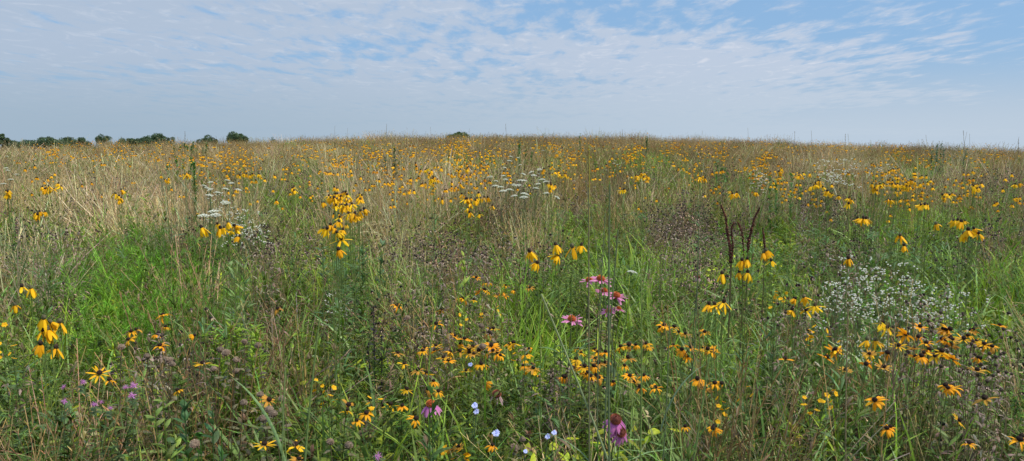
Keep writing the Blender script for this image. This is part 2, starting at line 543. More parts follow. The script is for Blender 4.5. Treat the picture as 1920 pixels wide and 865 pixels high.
def instancer_tree(key, protos):
    g = bpy.data.node_groups.new('scatter_' + key, 'GeometryNodeTree')
    g.interface.new_socket('Geometry', in_out='INPUT', socket_type='NodeSocketGeometry')
    g.interface.new_socket('Geometry', in_out='OUTPUT', socket_type='NodeSocketGeometry')
    L = g.links.new
    gi = g.nodes.new('NodeGroupInput'); go = g.nodes.new('NodeGroupOutput')
    join = g.nodes.new('GeometryNodeJoinGeometry')
    for p in reversed(protos):
        oi = g.nodes.new('GeometryNodeObjectInfo'); oi.inputs['Object'].default_value = p
        gt = g.nodes.new('GeometryNodeGeometryToInstance')
        L(oi.outputs['Geometry'], gt.inputs[0]); L(gt.outputs[0], join.inputs[0])

    def attr(nm, ty):
        a = g.nodes.new('GeometryNodeInputNamedAttribute'); a.data_type = ty
        a.inputs['Name'].default_value = nm
        return a.outputs['Attribute']
    ip = g.nodes.new('GeometryNodeInstanceOnPoints')
    ip.inputs['Pick Instance'].default_value = True
    L(gi.outputs[0], ip.inputs['Points']); L(join.outputs[0], ip.inputs['Instance'])
    L(attr('pick', 'INT'), ip.inputs['Instance Index'])
    L(attr('rot', 'FLOAT_VECTOR'), ip.inputs['Rotation'])
    L(attr('size', 'FLOAT_VECTOR'), ip.inputs['Scale'])
    L(ip.outputs[0], go.inputs[0])
    return g


def scatter(name, protos, P, rot, size, tint, label, cat):
    n = len(P)
    if n == 0:
        return None
    me = bpy.data.meshes.new(name)
    me.vertices.add(n); me.vertices.foreach_set('co', np.asarray(P, np.float32).ravel())
    a = me.attributes.new('pick', 'INT', 'POINT'); a.data.foreach_set('value', rng.integers(0, len(protos), n).astype(np.int32))
    for nm, d in (('rot', rot), ('size', size), ('tint', tint)):
        a = me.attributes.new(nm, 'FLOAT_VECTOR', 'POINT'); a.data.foreach_set('vector', np.asarray(d, np.float32).ravel())
    o = bpy.data.objects.new(name, me)
    COL.objects.link(o)
    md = o.modifiers.new('scatter', 'NODES')
    md.node_group = instancer_tree(name, protos)
    o['label'] = label; o['category'] = cat; o['kind'] = 'stuff'
    return o


# value noise for patchiness
_g1 = rng.uniform(0, 1, (64, 64)); _g2 = rng.uniform(0, 1, (64, 64)); _g3 = rng.uniform(0, 1, (64, 64))


def vnoise(g, x, y, s):
    x = x / s + 100; y = y / s + 100
    i, j = np.floor(x).astype(int), np.floor(y).astype(int)
    fx, fy = x - i, y - j
    fx = fx * fx * (3 - 2 * fx); fy = fy * fy * (3 - 2 * fy)
    q = lambda a, b: g[a % 64, b % 64]
    return q(i, j) * (1 - fx) * (1 - fy) + q(i + 1, j) * fx * (1 - fy) + q(i, j + 1) * (1 - fx) * fy + q(i + 1, j + 1) * fx * fy


# ---------------------------------------------------------------- ground and masses
def build_ground():
    rs = np.concatenate([np.linspace(0, 50, 90), np.linspace(54, 160, 18), np.geomspace(190, 3500, 14)])
    na = 160
    an = np.linspace(0, 2 * math.pi, na, endpoint=False)
    X = rs[:, None] * np.sin(an)[None]; Y = rs[:, None] * np.cos(an)[None]
    Z = ground_z(X, Y)
    Z[0] = Z[0].mean()
    V = np.stack([X, Y, Z], -1).reshape(-1, 3)
    j, i = np.meshgrid(np.arange(len(rs) - 1), np.arange(na), indexing='ij')
    q = np.stack([j * na + i, j * na + (i + 1) % na, (j + 1) * na + (i + 1) % na, (j + 1) * na + i], -1).reshape(-1, 4)
    m = MB(); m.add(V, q[:, ::-1], np.full((len(V), 3), 0.05))
    mat = bpy.data.materials.new('soil_and_thatch'); mat.use_nodes = True
    t = mat.node_tree; p = t.nodes['Principled BSDF']; p.inputs['Roughness'].default_value = 0.95
    n1 = t.nodes.new('ShaderNodeTexNoise'); n1.inputs['Scale'].default_value = 1.2; n1.inputs['Detail'].default_value = 12; n1.inputs['Roughness'].default_value = 0.8
    tcx = t.nodes.new('ShaderNodeTexCoord'); t.links.new(tcx.outputs['Object'], n1.inputs['Vector'])
    cr = t.nodes.new('ShaderNodeValToRGB')
    cr.color_ramp.elements[0].position = 0.35; cr.color_ramp.elements[0].color = (0.035, 0.026, 0.016, 1)
    cr.color_ramp.elements[1].position = 0.65; cr.color_ramp.elements[1].color = (0.13, 0.10, 0.045, 1)
    e = cr.color_ramp.elements.new(0.5); e.color = (0.055, 0.07, 0.02, 1)
    t.links.new(n1.outputs[0], cr.inputs[0]); t.links.new(cr.outputs[0], p.inputs['Base Color'])
    bp = t.nodes.new('ShaderNodeBump'); bp.inputs['Distance'].default_value = 0.05
    t.links.new(n1.outputs[0], bp.inputs['Height']); t.links.new(bp.outputs[0], p.inputs['Normal'])
    o = bpy.data.objects.new('ground', m.mesh('ground', mat)); COL.objects.link(o)
    o['kind'] = 'structure'; o['label'] = 'gently rising prairie ground under the plants'


build_ground()

SPEC = {
    'grass': [proto('grass_tuft', clump_green(70, (0.35, 0.75)), M_LEAF), proto('grass_tuft', clump_green(45, (0.45, 0.8), 0.010), M_LEAF), proto('grass_tuft', clump_green(80, (0.3, 0.6), 0.0055, curl=(0.8, 2.4)), M_LEAF), proto('grass_tuft', clump_green(34, (0.4, 0.75), 0.013, curl=(0.9, 2.2)), M_LEAF)],
    'blue_grass': [proto('blue_tuft', clump_green(60, (0.4, 0.8), 0.008, BLUEG), M_LEAF), proto('blue_tuft', clump_green(30, (0.5, 0.85), 0.014, BLUEG, curl=(0.6, 2.0)), M_LEAF)],
    'dry_grass': [proto('dry_tuft', clump_tan(), M_DRY), proto('dry_tuft', clump_tan(60, (0.55, 0.95), green=20, lean=0.4), M_DRY), proto('dry_tuft', clump_tan(34, (0.6, 1.0), col=(0.42, 0.31, 0.15), tip=(0.58, 0.46, 0.26), lean=0.55, wide=1.7, green=14), M_DRY), proto('dry_tuft', clump_tan(26, (0.6, 1.1), col=(0.36, 0.26, 0.11), tip=(0.62, 0.50, 0.29), lean=0.45, wide=1.8, green=22), M_DRY)],
    'rust_grass': [proto('rust_tuft', clump_tan(60, (0.6, 1.0), col=RUST, tip=(0.33, 0.22, 0.09), green=14), M_DRY), proto('rust_tuft', clump_tan(55, (0.55, 0.95), col=(0.19,0.13,0.07), tip=RUST, green=25), M_DRY)],
    'leafy': [proto('leafy_clump', clump_forb(), M_LEAF), proto('leafy_clump', clump_forb(col=BRIGHT, leaf_l=0.06, leaf_w=0.011, leaf_n=38), M_LEAF), proto('leafy_clump', clump_forb(col=BLUEG, leaf_l=0.10, leaf_w=0.02, leaf_n=20, dead=0.6), M_LEAF), proto('leafy_clump', clump_forb(col=GREEN, leaf_l=0.09, leaf_w=0.03, leaf_n=18, h=(0.35, 0.6)), M_LEAF)],
    'bushy': [proto('bushy_clump', clump_forb(col=DARKG, leaf_n=48, n=8, leaf_l=0.055, leaf_w=0.015), M_LEAF), proto('bushy_clump', clump_forb(col=DARKG, leaf_n=40, n=8, leaf_l=0.07, leaf_w=0.012, dead=0.7), M_LEAF)],
    'feather': [proto('feather_clump', clump_feather(), M_LEAF), proto('feather_clump', clump_feather(), M_LEAF)],
    'yellow_leaf': [proto('yellow_clump', clump_forb(col=YELG, leaf_n=34, leaf_l=0.06, leaf_w=0.014, h=(0.35, 0.6)), M_LEAF)],
    'seed': [proto('seed_clump', clump_seed(), M_DRY), proto('seed_clump', clump_seed(11, (0.4, 0.65)), M_DRY), proto('seed_clump', clump_seed(8, (0.5, 0.8)), M_DRY)],
    'withered': [proto('withered_clump', clump_forb(col=(0.27, 0.21, 0.11), h=(0.3, 0.6), n=8, leaf_n=20, leaf_l=0.07, leaf_w=0.022, th=(0.8, 1.9), droop=(0.6, 2.4), dead=0.9), M_DRY), proto('withered_clump', clump_forb(col=(0.20, 0.15, 0.10), h=(0.35, 0.65), n=9, leaf_n=16, leaf_l=0.055, leaf_w=0.014, th=(0.8, 1.9), droop=(0.6, 2.4), dead=0.9), M_DRY)],
    'broad_grass': [proto('broad_tuft', clump_green(15, (0.5, 0.85), 0.015, (0.16, 0.26, 0.05), curl=(1.2, 2.7), tipk=1.2), M_LEAF), proto('broad_tuft', clump_green(12, (0.45, 0.8), 0.017, (0.19, 0.27, 0.085), curl=(1.2, 2.7), tipk=1.4), M_LEAF), proto('broad_tuft', clump_green(14, (0.5, 0.8), 0.013, (0.12, 0.26, 0.03), curl=(0.4, 1.6), tipk=1.2), M_LEAF)],
    'low': [proto('low_clump', clump_low(), M_LEAF), proto('low_clump', clump_low(DARKG, 180, l=0.035, w=0.016), M_LEAF), proto('low_clump', clump_low(YELG, 110), M_LEAF), proto('low_clump', clump_low(BROWN, 120, h=0.15), M_DRY)],
}
KEYS = list(SPEC)
META = {
    'grass': ('green_grass', 'green arching grass blades all through the meadow', 'grass'),
    'blue_grass': ('bluish_grass', 'blue-green coarse grass blades between the flowers', 'grass'),
    'dry_grass': ('dry_grass', 'tan dry grass standing in pale tufts across the slope', 'dry grass'),
    'rust_grass': ('brown_grass', 'rusty brown fine grass covering the top of the slope', 'dry grass'),
    'leafy': ('leafy_weeds', 'green narrow-leaved weeds filling the gaps between grasses', 'weeds'),
    'bushy': ('dark_leafy_weeds', 'dark green bushy weeds low between the grasses', 'weeds'),
    'feather': ('feathery_greenery', 'bright green feathery foliage massed left of the middle', 'foliage'),
    'yellow_leaf': ('yellow_green_weeds', 'yellow-green leafy weeds in small patches', 'weeds'),
    'seed': ('dried_seed_head_undergrowth', 'brown withered stalks with dark seed heads in dull patches', 'dried plants'),
    'withered': ('withered_leafy_weeds', 'tan and grey-brown withered leafy stalks in drying patches', 'dried plants'),
    'broad_grass': ('broad_bladed_grass', 'pale green broad arching grass blades low among the flowers', 'grass'),
    'low': ('ground_cover_foliage', 'low broad leaves and straw covering the soil', 'ground cover'),
}
# photo-space character of the meadow: (u, v, ru, rv, kind, strength)
ZONES = [
    (440, 740, 60, 70, 'withered', 3.0), (850, 620, 110, 30, 'withered', 1.5), (1870, 700, 55, 80, 'withered', 3.0), (1050, 700, 70, 50, 'withered', 1.5), (300, 690, 60, 50, 'withered', 2.0), (60, 800, 80, 50, 'withered', 1.0),
    (860, 475, 100, 30, 'withered', 1.5), (1290, 430, 60, 40, 'withered', 1.2), (1750, 600, 80, 30, 'withered', 1.0), (950, 780, 90, 50, 'withered', 1.0),
    (1250, 800, 130, 70, 'broad_grass', 1.0), (1720, 760, 150, 80, 'broad_grass', 1.0), (560, 660, 90, 70, 'broad_grass', 1.2), (1500, 700, 100, 60, 'broad_grass', 0.8), (60, 690, 80, 80, 'broad_grass', 0.8),
    (255, 560, 120, 62, 'feather', 2.4), (330, 505, 80, 36, 'feather', 1.3), (160, 530, 70, 40, 'feather', 0.7), (130, 600, 90, 40, 'grass', 0.8), (40, 500, 80, 50, 'dry_grass', 0.6),
    (200, 400, 240, 55, 'dry_grass', 1.7), (120, 340, 200, 40, 'dry_grass', 0.6), (60, 380, 60, 40, 'grass', 0.8), (560, 360, 60, 40, 'grass', 1.0), (330, 350, 90, 30, 'rust_grass', 0.8), (180, 330, 90, 30, 'leafy', 0.5), (300, 420, 120, 45, 'dry_grass', 2.5),
    (720, 410, 70, 60, 'dry_grass', 2.2), (850, 400, 90, 40, 'dry_grass', 1.8), (560, 300, 120, 30, 'dry_grass', 0.4),
    (1000, 440, 70, 40, 'dry_grass', 0.8), (1560, 310, 60, 25, 'dry_grass', 2.0), (1120, 370, 60, 35, 'rust_grass', 1.4),
    (860, 485, 110, 32, 'seed', 6.0), (960, 380, 60, 25, 'seed', 2.0), (1280, 440, 75, 45, 'seed', 4.5), (1520, 390, 50, 25, 'seed', 5.0),
    (1310, 540, 60, 60, 'seed', 1.5), (1600, 480, 50, 22, 'seed', 3.0), (90, 455, 70, 25, 'seed', 3.0), (500, 470, 70, 35, 'seed', 3.0),
    (830, 615, 130, 30, 'seed', 2.0), (1870, 690, 50, 70, 'seed', 3.5), (1830, 470, 60, 30, 'seed', 2.0), (440, 740, 50, 70, 'seed', 1.5), (1030, 690, 60, 40, 'seed', 2.0), (340, 700, 40, 60, 'seed', 1.2), (1750, 580, 60, 30, 'seed', 1.5),
    (1500, 500, 90, 60, 'leafy', 1.5), (700, 460, 60, 60, 'leafy', 1.5), (1030, 430, 60, 40, 'grass', 1.0), (560, 460, 60, 60, 'grass', 1.5), (1180, 470, 60, 60, 'grass', 1.2),
    (1860, 560, 70, 60, 'grass', 2.5), (1440, 600, 80, 60, 'grass', 2.0), (600, 640, 120, 60, 'grass', 2.0), (620, 780, 200, 70, 'blue_grass', 1.2),
    (1250, 800, 120, 60, 'blue_grass', 1.5), (450, 570, 60, 50, 'bushy', 1.5), (120, 640, 120, 50, 'bushy', 1.5), (1100, 620, 90, 40, 'bushy', 1.5), (1620, 800, 120, 60, 'grass', 1.5),
    (140, 740, 120, 40, 'yellow_leaf', 1.2), (1560, 790, 70, 40, 'yellow_leaf', 1.5), (1080, 640, 60, 30, 'yellow_leaf', 0.6), (450, 615, 30, 25, 'yellow_leaf', 2.5),
    (560, 280, 500, 30, 'rust_grass', 0.3), (1500, 290, 500, 30, 'rust_grass', 0.35),
]


def species_weights(x, y, r, u, v):
    n = len(x)
    W = {k: np.zeros(n) for k in KEYS}
    far = np.clip((330 - v) / 60, 0, 1)
    mid = np.clip((450 - v) / 60, 0, 1) * (1 - far)
    near = 1 - far - mid
    n1, n2, n3 = vnoise(_g1, x, y, 1.3), vnoise(_g2, x, y, 2.1), vnoise(_g3, x, y, 0.8)
    n4 = vnoise(_g1, x + 50, y + 9, 5.0)
    W['rust_grass'] = far * 0.28 + mid * 0.15 + near * 0.04
    W['dry_grass'] = far * 0.06 + mid * 0.09 + near * 0.022
    W['grass'] = far * 0.36 + mid * 0.34 + near * 0.34
    W['blue_grass'] = far * 0.05 + mid * 0.09 + near * 0.16
    W['leafy'] = far * 0.17 + mid * 0.23 + near * 0.33
    W['bushy'] = far * 0.06 + mid * 0.08 + near * 0.14
    W['yellow_leaf'] = far * 0.02 + mid * 0.02 + near * 0.03
    W['seed'] = far * 0.05 + mid * 0.08 + near * 0.06
    W['withered'] = far * 0.02 + mid * 0.04 + near * 0.05
    W['broad_grass'] = mid * 0.04 + near * 0.13
    pw = lambda a: np.exp(2.4 * (a - 0.5) * 2)
    W['dry_grass'] *= pw(n1); W['rust_grass'] *= pw(n1) ** 0.6; W['grass'] *= pw(1 - n1); W['leafy'] *= pw(n2); W['bushy'] *= pw(1 - n2)
    W['seed'] *= pw(n3) * pw(n4); W['blue_grass'] *= pw(n3)
    for (zu, zv, ru, rv, k, s) in ZONES:
        W[k] = W[k] + s * np.exp(-(((u - zu) / ru) ** 2 + ((v - zv) / rv) ** 2) * 1.2)
    A = np.stack([W[k] for k in KEYS], 1)
    return A / A.sum(1, keepdims=True)


def field_points(r0, r1, dens, half=48):
    area = R(2 * half) / 2 * (r1 ** 2 - r0 ** 2)
    n = int(area * dens)
    r = np.sqrt(rng.uniform(r0 ** 2, r1 ** 2, n)); a = rng.uniform(-R(half), R(half), n)
    return r * np.sin(a), r * np.cos(a), r


def build_masses():
    xs, ys, rs = [], [], []
    for r0, r1, d in ((1.0, 3.0, 46), (3.0, 6, 30), (6, 12, 19), (12, 24, 12), (24, 46, 8), (46, 56, 3)):
        a = field_points(r0, r1, d)
        xs.append(a[0]); ys.append(a[1]); rs.append(a[2])
    x, y, r = map(np.concatenate, (xs, ys, rs))
    g = ground_z(x, y)
    u, v = project(x, y, g + 0.5)
    A = species_weights(x, y, r, u, v)
    cum = A.cumsum(1)
    pick = (rng.uniform(0, 1, (len(x), 1)) > cum).sum(1).clip(0, len(KEYS) - 1)
    tall = 0.78 + 0.27 * vnoise(_g2, x + 30, y, 1.7) + rng.normal(0, 0.12, len(x))
    # plants close to the camera are the lower ones, the tall tufts stand up the slope
    tall *= np.interp(r, [1, 2.0, 2.8, 5, 9], [0.62, 0.86, 0.98, 1.0, 1.04])
    tall *= 1 + np.clip((r - 22) / 12, 0, 1) * 0.40 * (vnoise(_g1, x + 11, y, 1.2) - 0.5)
    tall = np.where((pick == KEYS.index('dry_grass')) & (r < 4.5), tall * 0.8, tall)
    for i, k in enumerate(KEYS):
        s = pick == i
        n = int(s.sum())
        if k == 'low':
            continue
        wide = np.interp(r[s], [1, 6, 12, 24, 46], [1, 1.05, 1.25, 1.6, 2.1]) * rng.uniform(0.85, 1.2, n)
        size = np.stack([wide, wide, tall[s]], -1)
        rot = np.stack([rng.normal(0, 0.06, n), rng.normal(0, 0.06, n), rng.uniform(0, 6.28, n)], -1)
        t = rng.normal(0, 0.2, (n, 1)) + rng.normal(0, 0.07, (n, 3)) + (vnoise(_g3, x[s], y[s], 1.1)[:, None] - 0.5) * 0.5
        scatter(META[k][0], SPEC[k], np.stack([x[s], y[s], g[s] - 0.01], -1), rot, size, np.clip(t, -0.5, 0.7), META[k][1], META[k][2])
    # low leaves and litter
    xs, ys, rs = [], [], []
    for r0, r1, d in ((0.8, 4, 22), (4, 9, 9), (9, 20, 2.5)):
        a = field_points(r0, r1, d)
        xs.append(a[0]); ys.append(a[1]); rs.append(a[2])
    x, y, r = map(np.concatenate, (xs, ys, rs)); n = len(x)
    size = rng.uniform(0.8, 1.3, (n, 1)) * np.array([[1.1, 1.1, 1.0]])
    scatter(META['low'][0], SPEC['low'], np.stack([x, y, ground_z(x, y)], -1), np.stack([0 * x, 0 * x, rng.uniform(0, 6.28, n)], -1), size, rng.normal(0, 0.12, (n, 1)) + np.zeros((n, 3)), META['low'][1], META['low'][2])


build_masses()

# ================================================================ individual plants
ORD = ['first', 'second', 'third', 'fourth', 'fifth', 'sixth', 'seventh', 'eighth', 'ninth', 'tenth', 'eleventh', 'twelfth']


def thing(name, label, cat, loc, rotz=0.0, group=None):
    o = bpy.data.objects.new(name, None)
    o.empty_display_size = 0.1
    COL.objects.link(o)
    o.location = loc; o.rotation_euler = (0, 0, rotz)
    w = label.split()
    if len(w) > 16:
        w = [q for q in w if q not in ('the', 'a')]
    o['label'] = ' '.join(w); o['category'] = cat
    if group:
        o['group'] = group
    return o


def part(name, me, parent, loc=(0, 0, 0), rot=(0, 0, 0), scale=(1, 1, 1), label=None):
    o = bpy.data.objects.new(name, me)
    COL.objects.link(o)
    o.parent = parent
    o.location = loc; o.rotation_euler = rot; o.scale = scale
    if label:
        o['label'] = label
    return o


# ---- shared part meshes
def stem_mesh(name, col, w=0.0016, bow=0.03, top=None):
    m = MB()
    t = np.linspace(0, 1, 7)
    a = rng.uniform(0, 6.28)
    b = bow * np.sin(t * math.pi)
    pts = np.stack([b * math.cos(a), b * math.sin(a), t], -1)
    m.tube(pts, np.linspace(w * 1.2, w * 0.8, 7), col, top, 5)
    return m.mesh(name, M_LEAF), a


def leaves_mesh(name, col, n, l, w, t0, t1, bow=0.0, az=0.0, th=(0.6, 1.2), droop=(0.3, 1.0)):
    m = MB()
    t = rng.uniform(t0, t1, n)
    b = bow * np.sin(t * math.pi)
    pos = np.stack([b * math.cos(az), b * math.sin(az), t], -1)
    m.ribbons(pos, rng.uniform(0, 6.28, n), rng.uniform(0.6, 1.2, n) * l * (1.25 - 0.6 * t), rng.uniform(*th, n), rng.uniform(*droop, n), w * rng.uniform(0.7, 1.1, n), LEAFP,
              vary(col, n), None, rng.normal(0, 0.25, n), 5, 1.2, 0.35)
    return m.mesh(name, M_LEAF)


def cone_head(name, rx, rz, col, top=None, z=0.0, spiky=0):
    m = MB()
    m.blobs(np.array([[0, 0, z]]), (rx, rx, rz), col, 12, 9, 0.05)
    if spiky:
        # small stiff bristles standing out of the cone
        i = np.arange(spiky) + 0.5
        ph = np.arccos(1 - 1.25 * i / spiky); an = i * 2.39996
        d = np.stack([np.sin(ph) * np.cos(an), np.sin(ph) * np.sin(an), np.cos(ph)], -1)
        m.ribbons(d * [rx, rx, rz] * 0.92 + [0, 0, z], an, rx * 0.28, ph * 0.8, 0.0, rx * 0.16, [1, 0.8, 0.2], vary(col, spiky, 0.2), vary(top if top is not None else col, spiky, 0.15), 0, 2)
    return m.mesh(name, M_SEED)


def ray_petals(name, n, L, w, th, curl, col, tip=None, r0=0.006, z=-0.004, miss=0.0, jit=0.14, prof=(0.45, 0.85, 1.0, 0.95, 0.35), th_j=0.14, fold=0.25, mat=None):
    m = MB()
    a = np.linspace(0, 2 * math.pi, n, endpoint=False) + rng.normal(0, jit, n)
    keep = rng.uniform(0, 1, n) >= miss
    a = a[keep]; k = len(a)
    base = np.stack([r0 * np.cos(a), r0 * np.sin(a), np.full(k, z)], -1)
    m.ribbons(base, a, L * rng.uniform(0.82, 1.1, k), th + rng.normal(0, th_j, k), curl * rng.uniform(0.6, 1.4, k), w * rng.uniform(0.8, 1.1, k), list(prof),
              vary(col, k, 0.07, 0.03), vary(tip if tip is not None else col, k, 0.07, 0.03), rng.normal(0, 0.2, k), 5, 1.0, fold)
    return m.mesh(name, mat or M_PETAL)


STEM_C = (0.15, 0.20, 0.05)
YSTEM = [(lambda q: q)(stem_mesh('stem', STEM_C, 0.0018, 0.02)) for _ in range(3)]
YLEAF = [leaves_mesh('foliage', (0.10, 0.17, 0.05), 9, 0.10, 0.014, 0.15, 0.75, 0.02, YSTEM[i][1]) for i in range(3)]
YHEAD = [cone_head('cone', 0.0085, 0.0105, c, (0.10, 0.07, 0.04), 0.004, 60) for c in ((0.045, 0.03, 0.018), (0.10, 0.09, 0.045), (0.035, 0.022, 0.015))]
YPET = []
for _i in range(12):
    _n = int(rng.integers(6, 13)); _th = rng.uniform(2.2, 2.8)
    _c = np.array(YEL) * rng.uniform(0.8, 1.05) * [1, rng.uniform(0.85, 1.12), 1]
    YPET.append(ray_petals('petals', _n, rng.uniform(0.036, 0.050), rng.uniform(0.012, 0.018), _th, rng.uniform(0.1, 1.2) * (2.9 - _th) * 1.2, tuple(_c), tuple(_c * [1.03, 1.15, 1]), r0=0.007, miss=rng.uniform(0, 0.35), th_j=0.25, fold=rng.uniform(0.1, 0.6)))

_used = {}


def yellow(u, v, label, group=None, h=None, r=None, lean=0.0, size=1.0):
    if r is not None:
        x, y, h, g = at_range(u, v, r)
    else:
        x, y, h, g = at_height(u, v, h or 1.15 + rng.normal(0, 0.03))
    if h < 0.2:
        return None
    t = thing('yellow_coneflower', label, 'coneflower', (x, y, g), rng.uniform(0, 6.28), group)
    i = int(rng.integers(3))
    st = part('stem', YSTEM[i][0], t, scale=(1, 1, h))
    part('foliage', YLEAF[i], t, scale=(1, 1, h * 0.98))
    hd = part('flower_head', YHEAD[int(rng.integers(3))], t, (0, 0, h), (rng.normal(0, 0.24) + lean, rng.normal(0, 0.24), 0), (size * rng.uniform(0.82, 1.12),) * 3)
    part('petals', YPET[int(rng.integers(len(YPET)))], hd, rot=(0, 0, rng.uniform(0, 6.28)))
    return t


def cluster(points, fn, kind, place, group, shared):
    """labels each of a few flowers by its order in its cluster; a big drift shares one label"""
    pts = sorted(points)
    n = len(pts)
    for i, p in enumerate(pts):
        if n <= 12:
            lab = f"{ORD[i]} {kind} from left {place}" if n > 1 else f"lone {kind} {place}"
            fn(p[0], p[1], lab, group, *p[2:])
        else:
            fn(p[0], p[1], shared, group, *p[2:])


def blob_points(u, v, ru, rv, n):
    P = []
    for _ in range(n):
        P.append((u + rng.normal(0, ru * 0.55), v + rng.normal(0, rv * 0.55)))
    return P


KY = 'yellow coneflower'
NEARY = [
    ([(993, 471, 0, 2.75), (1007, 493, 0, 2.75)], 'of the pair with long hanging petals, middle of the meadow'),
    ([(1042, 459, 0, 2.8), (1046, 479, 0, 2.8)], 'of the narrow drooping pair just above the purple coneflowers'),
    ([(1073, 463, 0, 2.8), (1090, 460, 0, 2.9)], 'of the pair touching the tall upright stalks'),
    ([(1354, 513, 0, 3.2), (1391, 488, 0, 3.2), (1401, 486, 0, 3.2), (1386, 511, 0, 3.2), (1402, 511, 0, 3.2)], 'in the cluster below the two dark dock spikes'),
    ([(1329, 570, 0, 3.1), (1340, 571, 0, 3.1), (1357, 566, 0, 3.1)], 'in the low trio right of the purple coneflowers'),
    ([(1432, 474, 0, 3.8), (1437, 470, 0, 3.8), (1446, 489, 0, 3.7)], 'in the trio right of the dark dock spikes'),
    ([(41, 537, 0, 3.2), (58, 540, 0, 3.0), (28, 572, 0, 3.2)], 'in the faded cluster at the left edge'),
    ([(82, 597, 0, 2.7), (95, 604, 0, 2.7), (112, 604, 0, 2.8), (80, 620, 0, 2.7), (90, 618, 0, 2.7), (76, 645, 0, 2.8), (105, 652, 0, 2.8)], 'in the tall ragged cluster at the left edge'),
    ([(1485, 581, 0, 3.7), (1491, 560, 0, 3.7), (1507, 557, 0, 3.7), (1528, 573, 0, 3.6), (1511, 582, 0, 3.7)], 'in the loose cluster left of the white asters'),
    ([(1626, 637, 0, 3.4), (1641, 638, 0, 3.4), (1655, 606, 0, 3.5), (1664, 614, 0, 3.4), (1629, 661, 0, 3.2)], 'below the white asters'),
    ([(408, 420), (427, 417), (440, 427), (432, 437), (444, 432), (449, 448), (420, 428), (378, 427), (413, 432)], 'in the bright clump above the green feathery patch'),
    ([(607, 434), (613, 429), (620, 424), (628, 428), (636, 419), (643, 431), (633, 441), (637, 408)], 'in the lower left part of the central clump'),
    ([(665, 402), (660, 408), (654, 404), (683, 394), (676, 398), (671, 408)], 'in the lower right part of the central clump'),
    ([(635, 474), (640, 452)], 'of the pair under the central clump'),
    ([(1795, 416), (1802, 418), (1809, 416), (1788, 417)], 'in the tight row near right edge'),
    ([(1815, 433), (1826, 431), (1835, 442), (1806, 441)], 'under the tight row near the right edge'),
    ([(1755, 422)], 'on a pale stem left of the tight right row'),
    ([(1608, 411), (1618, 412), (1624, 412)], 'in the short row right of the brown seed head patch'),
    ([(1687, 444), (1695, 463), (1590, 492)], 'of the three scattered above the white asters'),
]
MIDY = [
    (95, 352, 20, 10, 8, 'in the clump on the tan grass at far left'), (10, 362, 9, 10, 6, 'at the far left edge among tan grass'),
    (75, 402, 24, 4, 5, 'in the thin row under the far left clump'), (70, 318, 14, 5, 5, 'high on the slope at far left'),
    (226, 362, 9, 10, 5, 'alone in the wide tan grass'), (550, 357, 5, 8, 3, 'above the central brown patch'),
    (640, 368, 22, 12, 12, 'in the upper part of the central clump'), (675, 368, 12, 9, 7, 'at the upper right of the central clump'),
    (645, 388, 24, 8, 10, 'in the middle of the central clump'), (625, 375, 10, 12, 8, 'on the upper left rim of the central clump'),
    (310, 333, 14, 5, 4, 'on the tan grass left of the green spire'), (347, 330, 7, 5, 6, 'beside the green spire'),
    (460, 326, 26, 6, 12, 'in the row right of the green spire'), (880, 375, 20, 8, 5, 'left of the white lace umbels'),
    (813, 340, 14, 5, 7, 'in the row between tan grass tufts'), (805, 318, 18, 8, 11, 'over the tan tuft left of the white lace umbels'),
    (868, 312, 14, 8, 12, 'up the slope left of the white lace umbels'), (895, 313, 16, 5, 10, 'close left of the white lace umbels'), (965, 312, 10, 5, 5, 'among the white lace umbels'),
    (1033, 316, 4, 4, 3, 'right of the white lace umbels'), (1052, 330, 12, 5, 6, 'below and right of the white lace umbels'), (1030, 352, 6, 9, 4, 'low right of the white lace umbels'),
    (1203, 330, 20, 7, 12, 'in the compact clump right of the stalks'), (1172, 356, 8, 4, 3, 'under the compact clump right of the stalks'),
    (1338, 318, 9, 8, 6, 'above the dock spikes'), (1316, 335, 8, 8, 5, 'left of the dock spikes'), (1375, 362, 7, 4, 3, 'just above the dock spikes'), (1418, 360, 4, 3, 2, 'above the right dock spike'),
    (1465, 318, 18, 8, 12, 'up the slope right of the dock spikes'), (1507, 325, 20, 5, 10, 'above the brown seed head patch'), (1532, 347, 12, 5, 11, 'in the bright row over the brown seed head patch'),
    (1556, 362, 10, 6, 6, 'below the bright row'), (1640, 350, 14, 8, 9, 'left of the great yellow drift'), (1592, 378, 4, 7, 4, 'in the small pair group over green leaves'),
    (1685, 345, 16, 9, 12, 'in the lower left of the great yellow drift'), (1700, 328, 20, 8, 12, 'in the middle of the great yellow drift'), (1730, 322, 24, 7, 12, 'in the upper right of the great yellow drift'),
    (1715, 340, 16, 8, 9, 'in the lower right of the great yellow drift'), (1665, 308, 14, 5, 9, 'over the great yellow drift'),
    (1632, 311, 18, 5, 8, 'at the upper left of the great yellow drift'), (1812, 328, 14, 7, 12, 'in the clump right of the great yellow drift'), (1775, 368, 7, 5, 4, 'in the knot under the clump at right'),
    (1738, 384, 16, 4, 7, 'in the row under the great yellow drift'), (1832, 352, 12, 8, 9, 'low in the right clump'), (1865, 334, 4, 4, 3, 'of the few near the right edge'), (1908, 338, 12, 9, 9, 'at the right edge up the slope'),
    (1667, 374, 6, 4, 2, 'under the left end of the great yellow drift'), (1340, 290, 14, 4, 3, 'far up above the dock spikes'),
]
